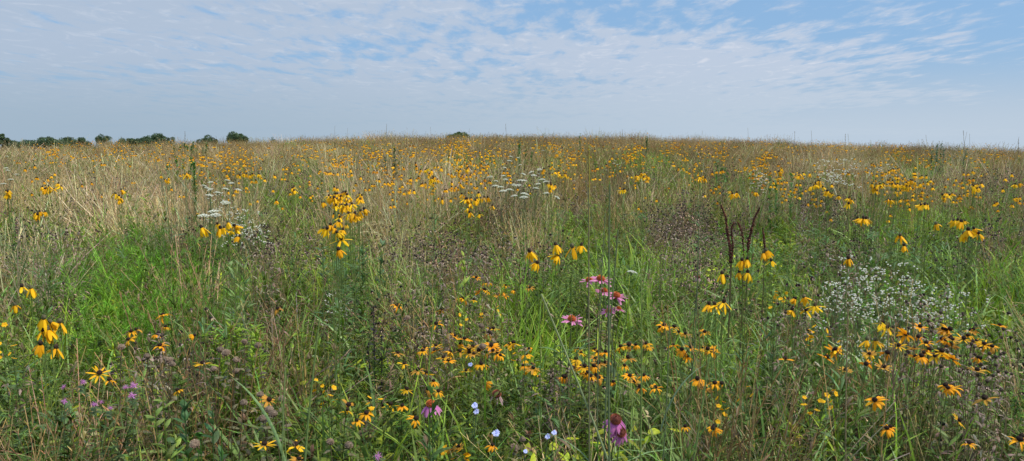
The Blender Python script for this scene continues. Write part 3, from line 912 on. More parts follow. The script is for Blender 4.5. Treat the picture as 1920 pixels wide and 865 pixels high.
FARY = [
    (1690, 333, 48, 15, 46), (1465, 318, 24, 9, 12), (1530, 343, 20, 7, 9), (650, 372, 28, 20, 14), (450, 322, 38, 9, 10), (810, 325, 55, 15, 26), (880, 312, 32, 12, 20), (1200, 328, 24, 8, 6), (1812, 326, 20, 9, 10), (1640, 315, 24, 8, 8), (700, 330, 50, 15, 14), (600, 315, 50, 14, 14),
    (330, 292, 60, 10, 60), (100, 285, 70, 7, 60), (220, 282, 60, 8, 60), (430, 288, 45, 9, 70), (455, 300, 25, 7, 25), (590, 280, 50, 9, 60), (645, 300, 30, 10, 50), (700, 285, 40, 8, 40),
    (760, 280, 40, 7, 40), (860, 268, 40, 8, 90), (850, 280, 50, 8, 80), (730, 310, 30, 10, 25), (930, 285, 60, 8, 40), (1060, 275, 50, 8, 60), (1050, 292, 30, 7, 20), (1180, 280, 40, 6, 40), (1190, 290, 20, 7, 16),
    (1255, 275, 30, 8, 30), (1350, 278, 22, 6, 45), (1430, 293, 16, 7, 30), (1300, 268, 80, 6, 50), (1440, 265, 60, 6, 30), (1530, 275, 60, 6, 40), (1680, 280, 26, 9, 60), (1745, 290, 18, 4, 20), (1835, 300, 12, 6, 14),
    (1600, 275, 80, 6, 40), (1800, 285, 80, 6, 40), (150, 270, 120, 5, 60), (1890, 283, 30, 4, 20), (1420, 310, 30, 8, 20), (1280, 300, 40, 10, 20), (300, 268, 140, 4, 60), (1000, 262, 200, 5, 80), (650, 265, 100, 5, 60),
    (1130, 300, 60, 14, 22), (560, 320, 60, 16, 18), (380, 310, 40, 10, 14), (960, 300, 300, 20, 40), (1600, 300, 250, 14, 40), (300, 310, 250, 20, 24),
]

MIDPTS = [(c, [(p[0], p[1], 0.0, 1.13 + rng.normal(0, 0.03)) for p in blob_points(*c[:5])]) for c in MIDY]
_near_n = sum(len(p) for p, _ in NEARY)
_all = sorted(((math.hypot(*at_height(p[0], p[1], p[3])[:2]), i, j) for i, (c, P) in enumerate(MIDPTS) for j, p in enumerate(P)))
KEEP = {(i, j) for _, i, j in _all[:285 - _near_n]}
for pts, place in NEARY:
    P = sorted(pts)
    for i, p in enumerate(P):
        lab = f"{ORD[i]} {KY} from left {place}" if len(P) > 1 else f"{KY} {place}"
        yellow(p[0], p[1], lab, 'yellow coneflowers standing near' if len(P) > 1 else None, r=(p[3] + (0.25 if p[0] < 130 else 0)) if len(p) > 3 else None, size=0.9 if len(p) > 3 else 0.82)
FARPTS = []
for i, (c, P) in enumerate(MIDPTS):
    K = sorted(p for j, p in enumerate(P) if (i, j) in KEEP)
    FARPTS += [p for j, p in enumerate(P) if (i, j) not in KEEP]
    for q, p in enumerate(K):
        yellow(p[0], p[1], f"{ORD[q]} {KY} from left {c[5]}", 'yellow coneflowers ' + c[5], h=p[3], size=0.82)

# the small far ones, past three hundred of them, are one mass
CONE_PROTO = [proto('far_coneflower', clump_coneflowers(1, 0.0), M_PETAL), proto('far_coneflower', clump_coneflowers(2, 0.07), M_PETAL), proto('far_coneflower', clump_coneflowers(3, 0.14), M_PETAL)]
pp = []
for p in FARPTS:
    x, y, h, g = at_height(p[0], p[1], 1.12)
    pp.append((x, y, g))
for (u, v, ru, rv, n) in FARY:
    for p in blob_points(u, v, ru, rv, int(n * 0.85)):
        x, y, h, g = at_height(p[0], max(p[1], 258 + 0 * p[0]), 1.05 + rng.normal(0, 0.05), 43.0)
        if h < 1.3 and math.hypot(x, y) > 5:
            pp.append((x, y, g))
xx, yy, rr = field_points(18, 52, 0.10)
gg = ground_z(xx, yy)
pp += list(zip(xx, yy, gg))
P = np.array(pp, float); n = len(P)
sz = rng.uniform(0.76, 1.0, (n, 1)) * np.ones((1, 3))
scatter('yellow_coneflower_drift', CONE_PROTO, P, np.stack([rng.normal(0, .05, n), rng.normal(0, .05, n), rng.uniform(0, 6.28, n)], -1), sz, rng.normal(-0.08, 0.12, (n, 1)) * np.array([[1, 1.5, 1]]),
        'yellow flower drifts thinning out towards the top of the slope', 'flowers')

# ---------------------------------------------------------------- black-eyed susans
SSTEM = [stem_mesh('stem', (0.16, 0.20, 0.06), 0.0014, 0.035) for _ in range(3)]
SLEAF = [leaves_mesh('foliage', c, 12, 0.09, 0.016, 0.05, 0.85, 0.025, SSTEM[i][1]) for i, c in enumerate(((0.14, 0.21, 0.03), (0.15, 0.20, 0.04), (0.18, 0.19, 0.05)))]
SHEAD = [cone_head('cone', 0.0085, 0.007, (0.022, 0.012, 0.008), (0.05, 0.02, 0.01), 0.003, 50)]
SPET = []
for _i in range(14):
    _th = rng.uniform(1.25, 2.0); _old = _i % 4 == 3
    _c = np.array((0.80, 0.30, 0.010)) * rng.uniform(0.8, 1.05) * [1, rng.uniform(0.85, 1.3), 1]
    if _old:
        _c = np.array((0.50, 0.22, 0.03))
    SPET.append(ray_petals('petals', int(rng.integers(9, 15)), rng.uniform(0.022, 0.033), rng.uniform(0.007, 0.011), _th, rng.uniform(-0.2, 1.4), tuple(_c), tuple(_c * [1.05, 1.35, 1.2]), r0=0.006,
                           miss=rng.uniform(0, 0.45 if not _old else 0.6), prof=(0.55, 0.9, 1, 0.8, 0.2), th_j=0.12 if _i % 3 else 0.4))



def susan_range(v):
    return float(np.interp(v, [520, 560, 620, 680, 740, 800, 865], [4.0, 3.7, 3.25, 3.0, 2.75, 2.55, 2.4]))


def susan(u, v, label, group=None):
    x, y, h, g = at_range(u, v, susan_range(v) + rng.normal(0, 0.04))
    t = thing('black_eyed_susan', label, 'daisy flower', (x, y, g), rng.uniform(0, 6.28), group)
    i = int(rng.integers(3))
    part('stem', SSTEM[i][0], t, scale=(1, 1, h))
    part('foliage', SLEAF[i], t, scale=(1, 1, h * 0.95))
    a = rng.uniform(0, 6.28) ; k = abs(rng.normal(0.2, 0.4))
    hd = part('flower_head', SHEAD[0], t, (0, 0, h), (k * math.cos(a), k * math.sin(a), 0), (rng.uniform(0.75, 1.15),) * 3)
    part('petals', SPET[int(rng.integers(len(SPET)))], hd, rot=(0, 0, rng.uniform(0, 6.28)))
    return t


SUSANS = [
    ('in the dense orange patch left of the purple coneflower', [(746, 662), (758, 682), (796, 652), (817, 648), (816, 658), (844, 660), (792, 658), (784, 694), (799, 700)]),
    ('just left of the drooping purple coneflower', [(813, 715), (803, 730), (822, 734), (763, 730), (754, 761), (732, 759), (779, 785)]),
    ('around the upper blue chicory flower', [(879, 662), (874, 695), (853, 630), (902, 683), (910, 721)]),
    ('in the row among brown seed heads in the middle', [(917, 625), (925, 616), (925, 658), (938, 667), (921, 648), (930, 652), (932, 661)]),
    ('in the pair of pairs low left of centre', [(653, 759), (650, 769), (687, 775), (669, 789)]),
    ('among brown button heads at the bottom', [(554, 834), (504, 750), (496, 833), (560, 861)]),
    ('low beside the two bright chicory flowers', [(847, 844), (923, 835), (860, 838)]),
    ('in the upright yellowish tuft above the patch', [(947, 555), (914, 530), (908, 544), (867, 560), (888, 562), (940, 553)]),
    ('in the low pair of the left grass', [(186, 700), (205, 713)]),
    ('on the withered clump left of the button heads', [(306, 591), (311, 613), (241, 637), (255, 618), (295, 627), (300, 648), (364, 629), (246, 622)]),
    ('alone on the drying stalks left of the button heads', [(380, 681), (333, 732)]),
    ('on a thin stem over dark grass', [(520, 579)]),
    ('in the row right of the tall stalks', [(1217, 650), (1179, 647), (1245, 610), (1264, 613), (1272, 623), (1285, 626), (1262, 648), (1278, 656), (1295, 652), (1287, 669)]),
    ('at the right end of the row beside the tall stalks', [(1321, 623), (1319, 652), (1335, 658), (1327, 655)]),
    ('at the foot of the tall stalks', [(1201, 726), (1229, 727), (1207, 704), (1181, 705), (1171, 686), (1190, 716)]),
    ('between the tall stalks', [(1122, 709), (1122, 681), (1135, 660), (1080, 673), (1076, 690), (1120, 661), (1115, 655)]),
    ('left of the slanted stalk', [(981, 686), (992, 654), (1000, 690), (987, 664)]),
    ('in the bright group right of the lower purple coneflowers', [(1321, 728), (1352, 719), (1340, 719), (1308, 711), (1285, 800), (1340, 800), (1338, 804)]),
    ('below the loose yellow cluster', [(1564, 658), (1549, 670), (1472, 673), (1585, 694), (1567, 655)]),
    ('in the middle of the big right patch', [(1624, 683), (1630, 664), (1685, 648), (1714, 654), (1732, 662), (1716, 669), (1663, 662), (1657, 688), (1722, 632), (1728, 668)]),
    ('in the upper right corner patch', [(1773, 618), (1777, 624), (1773, 639), (1768, 617), (1780, 617), (1826, 618), (1807, 635), (1874, 610), (1820, 620), (1786, 637)]),
    ('in the right part of the big right patch', [(1845, 645), (1860, 650), (1834, 671), (1786, 672), (1832, 694), (1847, 692), (1851, 648), (1838, 673)]),
    ('low on the drying plants at the right', [(1785, 726), (1773, 723), (1847, 747), (1798, 788), (1817, 831), (1912, 825), (1778, 728), (1916, 818)]),
    ('low in the arching grass at the right', [(1647, 747), (1663, 804), (1669, 801), (1640, 751)]),
]
for place, pts in SUSANS:
    cluster(pts, susan, 'black-eyed susan', place, 'black-eyed susans ' + place, '')
# smaller ones scattered behind the front plants, in three drifts
for place, spots in (('in the thin orange scatter behind the middle', [(930, 540, 50, 14, 8), (800, 585, 60, 15, 3)]),
                     ('scattered between lace umbels and tan tuft', [(880, 380, 60, 22, 12)]),
                     ('low around the purple coneflower stems', [(1110, 700, 60, 30, 9), (1230, 640, 50, 24, 3)]),
                     ('in the orange crowd behind the tall stalks', [(1120, 678, 45, 22, 12)]),
                     ('in the crowd of the big right patch', [(1740, 645, 80, 30, 12)]),
                     ('between the two orange patches', [(900, 650, 60, 25, 12)])):
    pts = [q for s in spots for q in blob_points(*s)]
    if place.startswith('scattered'):
        cluster(pts, lambda u, v, lab, g: yellow(u, v, lab, g, h=0.98), 'small coneflower', place, 'small coneflowers ' + place, '')
    else:
        cluster(pts, susan, 'small susan', place, 'small black-eyed susans ' + place, '')

# ---------------------------------------------------------------- purple coneflowers
PINK = (0.52, 0.14, 0.30)
PST = [stem_mesh('stem', (0.09, 0.12, 0.05), 0.0024, 0.02) for _ in range(2)]
PLF = [leaves_mesh('foliage', (0.06, 0.11, 0.03), 8, 0.12, 0.026, 0.1, 0.75, 0.02, PST[i][1]) for i in range(2)]
PHD = cone_head('cone', 0.0155, 0.0125, (0.30, 0.07, 0.02), (0.62, 0.22, 0.03), 0.004, 150)
PHDD = cone_head('cone', 0.016, 0.014, (0.10, 0.03, 0.02), (0.32, 0.08, 0.03), 0.004, 150)
PPA = ray_petals('petals', 15, 0.037, 0.0095, 1.6, 0.15, PINK, (0.64, 0.26, 0.40), r0=0.011, z=0, prof=(0.7, 1, 1, 0.9, 0.4))
PPB = ray_petals('petals', 16, 0.036, 0.010, 2.2, 0.6, (0.50, 0.13, 0.36), (0.60, 0.22, 0.42), r0=0.012, z=-0.002, prof=(0.7, 1, 1, 0.9, 0.4))
PPF = ray_petals('petals', 12, 0.034, 0.008, 2.3, 0.6, (0.40, 0.22, 0.22), (0.50, 0.35, 0.32), r0=0.012, z=-0.002, miss=0.2)


def purple(u, v, r, label, kind='flat', tilt=(0, 0), size=1.0):
    x, y, h, g = at_range(u, v, r)
    t = thing('purple_coneflower', label, 'coneflower', (x, y, g), 0, 'purple coneflowers')
    i = int(rng.integers(2))
    part('stem', PST[i][0], t, scale=(1, 1, h)); part('foliage', PLF[i], t, scale=(1, 1, h * 0.9))
    hd = part('flower_head', PHDD if kind in ('dark', 'faded') else PHD, t, (0, 0, h), (tilt[0], tilt[1], 0), (size,) * 3)
    part('petals', {'flat': PPA, 'droop': PPB, 'dark': PPB, 'faded': PPF}[kind], hd, rot=(0, 0, rng.uniform(0, 6.28)))


purple(1105, 527, 3.25, 'pink coneflower with flat petals at the upper left of the purple group', tilt=(0.1, -0.1))
purple(1126, 525, 3.2, 'pink coneflower with a broad orange cone topping the purple group', tilt=(0.15, 0.1), size=1.15)
purple(1133, 547, 3.25, 'half hidden pink coneflower in the middle of the purple group', tilt=(0.1, 0.1), size=0.9)
purple(1155, 556, 3.15, 'wide flat pink coneflower crossed by a tall stalk', tilt=(0.2, 0.1), size=1.1)
purple(1141, 584, 3.15, 'small pink coneflower with tilted petals left of a stalk', tilt=(0.4, -0.3), size=0.75)
purple(1160, 580, 3.2, 'small pale pink coneflower right of a stalk', tilt=(0, 0.3), size=0.7)
purple(1072, 600, 3.0, 'lone pink coneflower low left of the purple group', tilt=(0.25, 0.05), size=1.05)
purple(1154, 789, 2.3, 'large purple coneflower with dark red cone leaning against the stalks', 'dark', tilt=(0.5, 0.0), size=1.1)
purple(1163, 812, 2.3, 'purple coneflower facing forward just under the large dark one', 'dark', tilt=(0.75, 0.25), size=1.0)
purple(808, 760, 2.5, 'magenta coneflower with drooping petals and rusty cone among orange flowers', 'droop', tilt=(0.1, 0), size=1.05)
purple(931, 741, 2.7, 'withered coneflower with faded hanging petals right of the chicory', 'faded', tilt=(0.2, 0.1))
purple(1309, 521, 3.6, 'tiny dull red coneflower left of the yellow cluster', 'faded', size=0.55)

# ---------------------------------------------------------------- chicory
CST = stem_mesh('stem', (0.10, 0.16, 0.07), 0.0018, 0.02)[0]
CLF = leaves_mesh('foliage', (0.08, 0.13, 0.04), 10, 0.05, 0.008, 0.2, 0.98)
CPT = ray_petals('petals', 16, 0.019, 0.0075, 1.25, 0.25, (0.46, 0.50, 0.80), (0.54, 0.57, 0.84), r0=0.001, z=0, prof=(0.5, 0.8, 1, 1, 0.85))
CHD = cone_head('cone', 0.0028, 0.003, (0.25, 0.28, 0.55), None, 0.002)
CHICORY = [((882, 684, 2.9, 0.7), 'pale blue chicory flower among the orange flowers'), ((890, 761, 2.5, 0.9), 'upper of the two blue chicory flowers close together'),
           ((893, 772, 2.5, 0.8), 'lower of the two blue chicory flowers close together'), ((930, 813, 2.35, 1.0), 'open pale blue chicory flower low in the middle'),
           ((1039, 812, 2.4, 0.75), 'blue chicory flower left of the tall stalks'), ((1027, 819, 2.4, 0.75), 'dull blue chicory flower behind a grass blade'), ((985, 847, 2.3, 0.6), 'half closed blue chicory flower near the bottom')]
for (u, v, r, s), lab in CHICORY:
    x, y, h, g = at_range(u, v, r)
    t = thing('chicory', lab, 'chicory flower', (x, y, g), rng.uniform(-0.3, 0.3), 'blue chicory flowers')
    part('stem', CST, t, scale=(1, 1, h)); part('foliage', CLF, t, scale=(1, 1, h))
    hd = part('flower_head', CHD, t, (0, 0, h), (rng.uniform(0.5, 1.0), rng.uniform(-0.4, 0.4), 0), (s * 0.66,) * 3)
    part('petals', CPT, hd)

# ---------------------------------------------------------------- pink and withered bergamot
def pompon(name, col, r, n, mat, flop):
    m = MB()
    m.blobs(np.array([[0, 0, 0.]]), (r * 0.85, r * 0.85, r * 0.72) if mat is M_SEED else (r * 0.6, r * 0.6, r * 0.5), np.array(col) * 0.7, 10, 8, 0.06)
    i = np.arange(n) + 0.5
    ph = np.arccos(1 - 1.4 * i / n); an = i * 2.39996
    d = np.stack([np.sin(ph) * np.cos(an), np.sin(ph) * np.sin(an), np.cos(ph) * 0.8], -1)
    m.ribbons(d * r * (0.7 if mat is M_SEED else 0.5), an, r * (rng.uniform(0.2, 0.4, n) if mat is M_SEED else rng.uniform(0.6, 1.2, n)), ph, flop, r * 0.14, [0.8, 1, 0.4], vary(col, n, 0.25), None, rng.normal(0, 0.5, n), 3)
    return m.mesh(name, mat)


BST = stem_mesh('stem', (0.13, 0.10, 0.055), 0.0018, 0.03)[0]
BSTG = stem_mesh('stem', (0.08, 0.11, 0.045), 0.0017, 0.03)[0]
BLF = leaves_mesh('foliage', (0.17, 0.15, 0.075), 10, 0.055, 0.018, 0.35, 0.97, th=(0.8, 1.8), droop=(0.4, 1.8))
BLFG = leaves_mesh('foliage', (0.075, 0.12, 0.035), 12, 0.055, 0.02, 0.2, 0.97)
BHD = [pompon('seed_head', (0.27, 0.19, 0.13), 0.0155, 160, M_SEED, 0.0), pompon('seed_head', (0.22, 0.16, 0.11), 0.0145, 130, M_SEED, 0.0)]
BPK = pompon('blossom', (0.55, 0.22, 0.45), 0.017, 34, M_PETAL, 0.7)
BALLS = [('in the group beside the yellow-green bush', [(458, 641), (413, 656), (424, 662), (442, 696), (401, 692), (443, 675), (484, 648), (457, 755)]),
         ('in the group low left of the bottom susans', [(529, 748), (488, 740), (512, 776), (493, 785), (505, 768)]),
         ('of the pair near the bottom edge', [(619, 829), (654, 835)]), ('in the brown row above the orange patch', [(764, 596), (902, 611), (905, 650)]),
         ('near the bottom left of the slanted stalk', [(980, 824), (965, 840)]), ('at the bottom of the drying stalks', [(365, 833)]),
         ('on the withered clump at left', [(323, 683), (276, 668), (228, 651), (318, 676)])]
for place, pts in BALLS:
    for i, (u, v) in enumerate(sorted(pts)):
        x, y, h, g = at_range(u, v, susan_range(v) * 0.97)
        t = thing('withered_bergamot', (f'{ORD[i]} round seed head from left {place}' if len(pts) > 1 else f'single round brown seed head {place}'), 'dried flower', (x, y, g), rng.uniform(0, 6.28), 'round brown seed heads')
        part('stem', BST, t, scale=(1, 1, h)); part('foliage', BLF, t, scale=(1, 1, h))
        part('seed_head', BHD[i % 2], t, (0, 0, h), (rng.normal(0, .2), rng.normal(0, .2), 0), (rng.uniform(0.85, 1.15),) * 3)
PINKS = [(119, 726), (251, 723), (248, 742), (121, 753), (177, 759), (189, 754), (207, 766), (156, 717), (235, 727)]
for i, (u, v) in enumerate(sorted(PINKS)):
    x, y, h, g = at_range(u, v, susan_range(v))
    t = thing('pink_bergamot', f'{ORD[i]} pink bergamot blossom from the left in the low left grass', 'bergamot flower', (x, y, g), rng.uniform(0, 6.28), 'pink bergamot blossoms low at left')
    part('stem', BSTG, t, scale=(1, 1, h)); part('foliage', BLFG, t, scale=(1, 1, h)); part('blossom', BPK, t, (0, 0, h), (0.2, rng.normal(0, .3), 0), (rng.uniform(0.4, 0.7),) * 3)
x, y, h, g = at_range(709, 856, 2.35)
t = thing('pink_bergamot', 'lone magenta bergamot blossom at the bottom edge', 'bergamot flower', (x, y, g))
part('stem', BSTG, t, scale=(1, 1, h)); part('foliage', BLFG, t, scale=(1, 1, h)); part('blossom', BPK, t, (0, 0, h), (0.2, 0, 0), (0.7,) * 3)

# ---------------------------------------------------------------- white asters: many florets on a branching stem
WHITE = (0.86, 0.84, 0.72)


def aster_meshes(nf, spread):
    s, f = MB(), MB()
    P = s.ribbons(np.zeros((1, 3)), 0, 0.7, 0.05, 0.05, 0.004, STEMP, (0.10, 0.13, 0.05), None, 0, 4)[0]
    s.ribbons(np.zeros((1, 3)), 0, 0.7, 0.05, 0.05, 0.004, STEMP, (0.10, 0.13, 0.05), None, 1.57, 4)
    a = rng.uniform(0, 6.28, nf); t = rng.uniform(0.55, 1, nf)
    b = P[-1][None] * t[:, None]
    Q = s.ribbons(b, a, (1.06 - t * 0.7) * spread * rng.uniform(0.75, 1.15, nf) + 0.08, rng.uniform(0.15, 0.75, nf), -0.15, 0.0018, STEMP, vary((0.10, 0.14, 0.06), nf), None, 0, 4)
    k = 3
    q = Q[:, -1].repeat(k, 0) + rng.normal(0, 0.013, (nf * k, 3)) * [1, 1, 0.5]
    f.blobs(q, (0.0074, 0.0074, 0.0038), vary(WHITE, nf * k, 0.08, 0.02), 8, 4)
    f.blobs(q + [0, 0, 0.0035], (0.003, 0.003, 0.0018), (0.55, 0.42, 0.08), 5, 3)
    return s.mesh('stem', M_LEAF), f.mesh('blossoms', M_PETAL)


AST = [aster_meshes(17, 0.42), aster_meshes(13, 0.35), aster_meshes(21, 0.5)]
ALF = leaves_mesh('foliage', (0.08, 0.13, 0.04), 24, 0.06, 0.009, 0.1, 0.68)


def aster(u, v, r, label, group, s=1.0):
    v = v - (24 if s > 0.5 and r < 5 else 0)
    x, y, h, g = at_range(u, v, r)
    t = thing('white_aster', label, 'aster plant', (x, y, g), rng.uniform(0, 6.28), group)
    m = AST[int(rng.integers(3))]
    for nm, me in (('stem', m[0]), ('blossoms', m[1]), ('foliage', ALF)):
        part(nm, me, t, scale=(s, s, h))


for i, (u, v, r) in enumerate(sorted([(1578, 505, 4.3), (1600, 488, 4.4), (1622, 470, 4.4), (1634, 492, 4.2), (1655, 508, 4.1), (1612, 520, 4.0), (1640, 525, 3.9), (1588, 535, 3.9)])):
    aster(u, v, r, f'{ORD[i]} white aster from left in the taller half of the white patch', 'white asters in the taller half', 0.62)
for i, (u, v, r) in enumerate(sorted([(1692, 500, 4.3), (1718, 505, 4.3), (1742, 520, 4.2), (1768, 538, 4.0), (1795, 552, 3.9), (1725, 545, 3.9), (1700, 530, 4.0)])):
    aster(u, v, r, f'{ORD[i]} white aster from the left in the lower half of the white patch', 'white asters in the lower half', 0.6)
for i, (u, v, r) in enumerate(sorted([(1590, 590, 3.6), (1665, 588, 3.6), (1620, 580, 3.6)])):
    aster(u, v, r, f'{ORD[i]} thin white aster from the left under the white patch', 'thin white asters', 0.4)
for i, (u, v, r) in enumerate(sorted([(412, 352, 7.5), (430, 368, 7.0), (450, 382, 6.6), (470, 390, 6.4), (440, 398, 6.0), (485, 400, 6.2)])):
    aster(u, v, r, f'{ORD[i]} white aster from the left on tan grass above the yellow clump', 'white asters on the tan grass', 0.7)
for i, (u, v, r) in enumerate(sorted([(1550, 292, 12), (1565, 298, 11.5), (1580, 300, 11), (1420, 303, 11), (1435, 310, 10.5), (1162, 290, 14), (1655, 290, 13), (1595, 290, 13)])):
    aster(u, v, r, f'{ORD[i]} far white aster from the left, high on the right slope', 'far white asters', 1.3)
for i, (u, v, r) in enumerate(sorted([(628, 538, 4.2), (648, 543, 4.2), (1010, 300, 10)])):
    aster(u, v, r, f'{ORD[i]} faint white aster from the left over green weeds', 'faint white asters', 0.4)

# ---------------------------------------------------------------- lace umbels
def umbel():
    s, f = MB(), MB()
    n = 22
    i = np.arange(n) + 0.5
    rr_ = np.sqrt(i / n); an = i * 2.39996
    Q = np.stack([0.045 * rr_ * np.cos(an), 0.045 * rr_ * np.sin(an), 0.030 + 0.016 * (1 - rr_ ** 2)], -1)
    for q in Q:
        s.tube(np.array([[0, 0, 0], q * 0.5 + [0, 0, 0.004], q]), 0.0006, (0.12, 0.18, 0.07), None, 3)
    k = 7
    f.blobs(Q.repeat(k, 0) + rng.normal(0, 0.0045, (n * k, 3)) * [1, 1, 0.25], (0.0042, 0.0042, 0.0030), vary((0.84, 0.83, 0.68), n * k, 0.08, 0.02), 5, 3)
    return s.mesh('rays', M_LEAF), f.mesh('blossoms', M_PETAL)


UMB = [umbel(), umbel()]
UST = stem_mesh('stem', (0.09, 0.14, 0.05), 0.0017, 0.03)[0]
ULF = leaves_mesh('foliage', (0.08, 0.14, 0.04), 12, 0.07, 0.006, 0.1, 0.9)


def lace(u, v, label, group, h=1.08, s=0.58, r=None):
    x, y, h, g = at_range(u, v, r) if r else at_height(u, v, h)
    t = thing('queen_annes_lace', label, 'lace flower', (x, y, g), rng.uniform(0, 6.28), group)
    part('stem', UST, t, scale=(1, 1, h)); part('foliage', ULF, t, scale=(1, 1, h))
    m = UMB[int(rng.integers(2))]
    hd = part('flower_head', m[0], t, (0, 0, h - 0.02), (rng.normal(0.08, .15), rng.normal(0, .15), 0), (s,) * 3)
    part('blossoms', m[1], hd)


LC = [(945, 192), (987, 197), (940, 217), (912, 255), (1000, 240), (1108, 263), (832, 310), (865, 328), (905, 300), (918, 318), (862, 360), (890, 365), (1015, 290), (1000, 330), (1020, 330), (1065, 283), (1075, 300), (1122, 325), (1145, 335), (1100, 342), (1088, 372), (1152, 398), (965, 348), (990, 352), (940, 380), (905, 385), (1022, 405), (1022, 425), (968, 410), (1200, 420), (1058, 145), (1130, 155)]
LC = [(640 + a * .3353, 230 + b * .3353) for a, b in LC]
rows = [('in the top row of the central lace patch', [p for p in LC if p[1] < 320]), ('in the upper middle row of the central lace patch', [p for p in LC if 320 <= p[1] < 342]),
        ('in the lower middle row of the central lace patch', [p for p in LC if 342 <= p[1] < 357]), ('in the bottom row of the central lace patch', [p for p in LC if p[1] >= 357])]
for place, pts in rows:
    for i, p in enumerate(sorted(pts)):
        lace(p[0], p[1], f'{ORD[i]} white umbel from left {place}', 'white umbels ' + place, s=0.64 * rng.uniform(0.75, 1.15))
L2 = [(40 * .335, 190), (40, 258), (42, 270), (60, 320), (95, 292)]
for i, (a, b) in enumerate(sorted([(40, 190), (36, 258), (42, 270), (60, 320), (95, 292), (190, 210), (20, 345)])):
    lace(a * .335, 230 + b * .335, f'{ORD[i]} flat white umbel from the left at the far left edge', 'white umbels at the far left edge')
for i, (a, b) in enumerate(sorted([(1140, 355), (1160, 370), (1180, 380), (1270, 325), (1295, 340), (1260, 375), (1330, 378), (1215, 395), (1180, 335), (1170, 408)])):
    lace(a * .335, 230 + b * .335, f'{ORD[i]} flat white umbel from the left on tan grass by the green spire', 'white umbels on the tan grass')
for i, (a, b) in enumerate(sorted([(1140, 525), (1205, 525), (1260, 460), (1195, 510)])):
    lace(a * .335, 230 + b * .335, f'{ORD[i]} small white umbel from the left over the bright yellow clump', 'small white umbels over the yellow clump', s=0.7)
lace(1184, 510, 'lone small white umbel right of the tall stalks', None, r=3.7, s=0.55)

# ---------------------------------------------------------------- dark dock spikes
def dock(pts, label, r, w=0.015, n=420):
    t3 = [at_range(u, v, r) for u, v in pts]
    gx, gy, _, gz = t3[0]
    bx, by = gx, gy
    K = np.array([(p[0] - bx, p[1] - by, p[2] + p[3] - gz) for p in t3])
    K = np.vstack([[0.0, 0, 0], K]) if K[0][2] > 0.1 else K
    tt = np.linspace(0, 1, len(K)); f = np.linspace(0, 1, 30)
    C = np.stack([np.interp(f, tt, K[:, i]) for i in range(3)], -1)
    C[1:-1] = (C[:-2] + C[1:-1] + C[2:]) / 3
    t = thing('curly_dock', label, 'dock plant', (bx, by, gz), 0)
    m = MB(); m.tube(C, np.linspace(0.0028, 0.0012, 30), (0.12, 0.10, 0.04), (0.07, 0.03, 0.02), 5)
    part('stem', m.mesh('stem', M_SEED), t)
    zmin = K[1][2]
    m = MB()
    q = rng.beta(1.2, 1.3, n)
    lo = float(np.interp(zmin, np.maximum.accumulate(C[:, 2]), f)) if K[1][2] < K[-1][2] else 0
    ff = lo + (1 - lo) * q
    pos = np.stack([np.interp(ff, f, C[:, i]) for i in range(3)], -1)
    knot = 0.85 + 0.15 * np.sin(ff * 60)
    pos += rng.normal(0, 1, (n, 3)) * (w * (1.2 - 1.05 * ff) * knot)[:, None] * [0.75, 0.75, 0.6]
    m.blobs(pos, rng.uniform(0.0022, 0.005, (n, 1)) * np.array([[1, 1, 1.3]]), vary((0.075, 0.028, 0.018), n, 0.45), 5, 4, 0.15)
    part('seed_spike', m.mesh('seed_spike', M_SEED), t)
    m = MB(); k = 5
    m.ribbons(np.zeros((k, 3)), rng.uniform(0, 6.28, k), 0.22, rng.uniform(0.4, 0.9, k), 1.2, 0.03, LEAFP, vary((0.12, 0.07, 0.04), k), None, 0, 6, 1.2, 0.3)
    part('foliage', m.mesh('foliage', M_DRY), t)


dock([(1370, 500), (1369, 462), (1363, 432), (1361, 408), (1352, 385)], 'dark red-brown dock seed spike leaning left', 4.3, 0.0070, 520)
dock([(1372, 490), (1374, 462), (1371, 428), (1376, 418)], 'short dark dock spike tucked beside the left-leaning one', 4.32, 0.005, 160)
dock([(1402, 475), (1404, 452), (1410, 428), (1415, 408), (1425, 389)], 'dark red-brown dock seed spike leaning right', 4.3, 0.0065, 440)
dock([(1395, 480), (1392, 440), (1388, 425), (1383, 417)], 'thin dark dock spike between the two tall spikes', 4.35, 0.005, 100)
dock([(1434, 470), (1432, 445), (1430, 428)], 'thin short dock spike right of the tall spikes', 4.35, 0.005, 80)

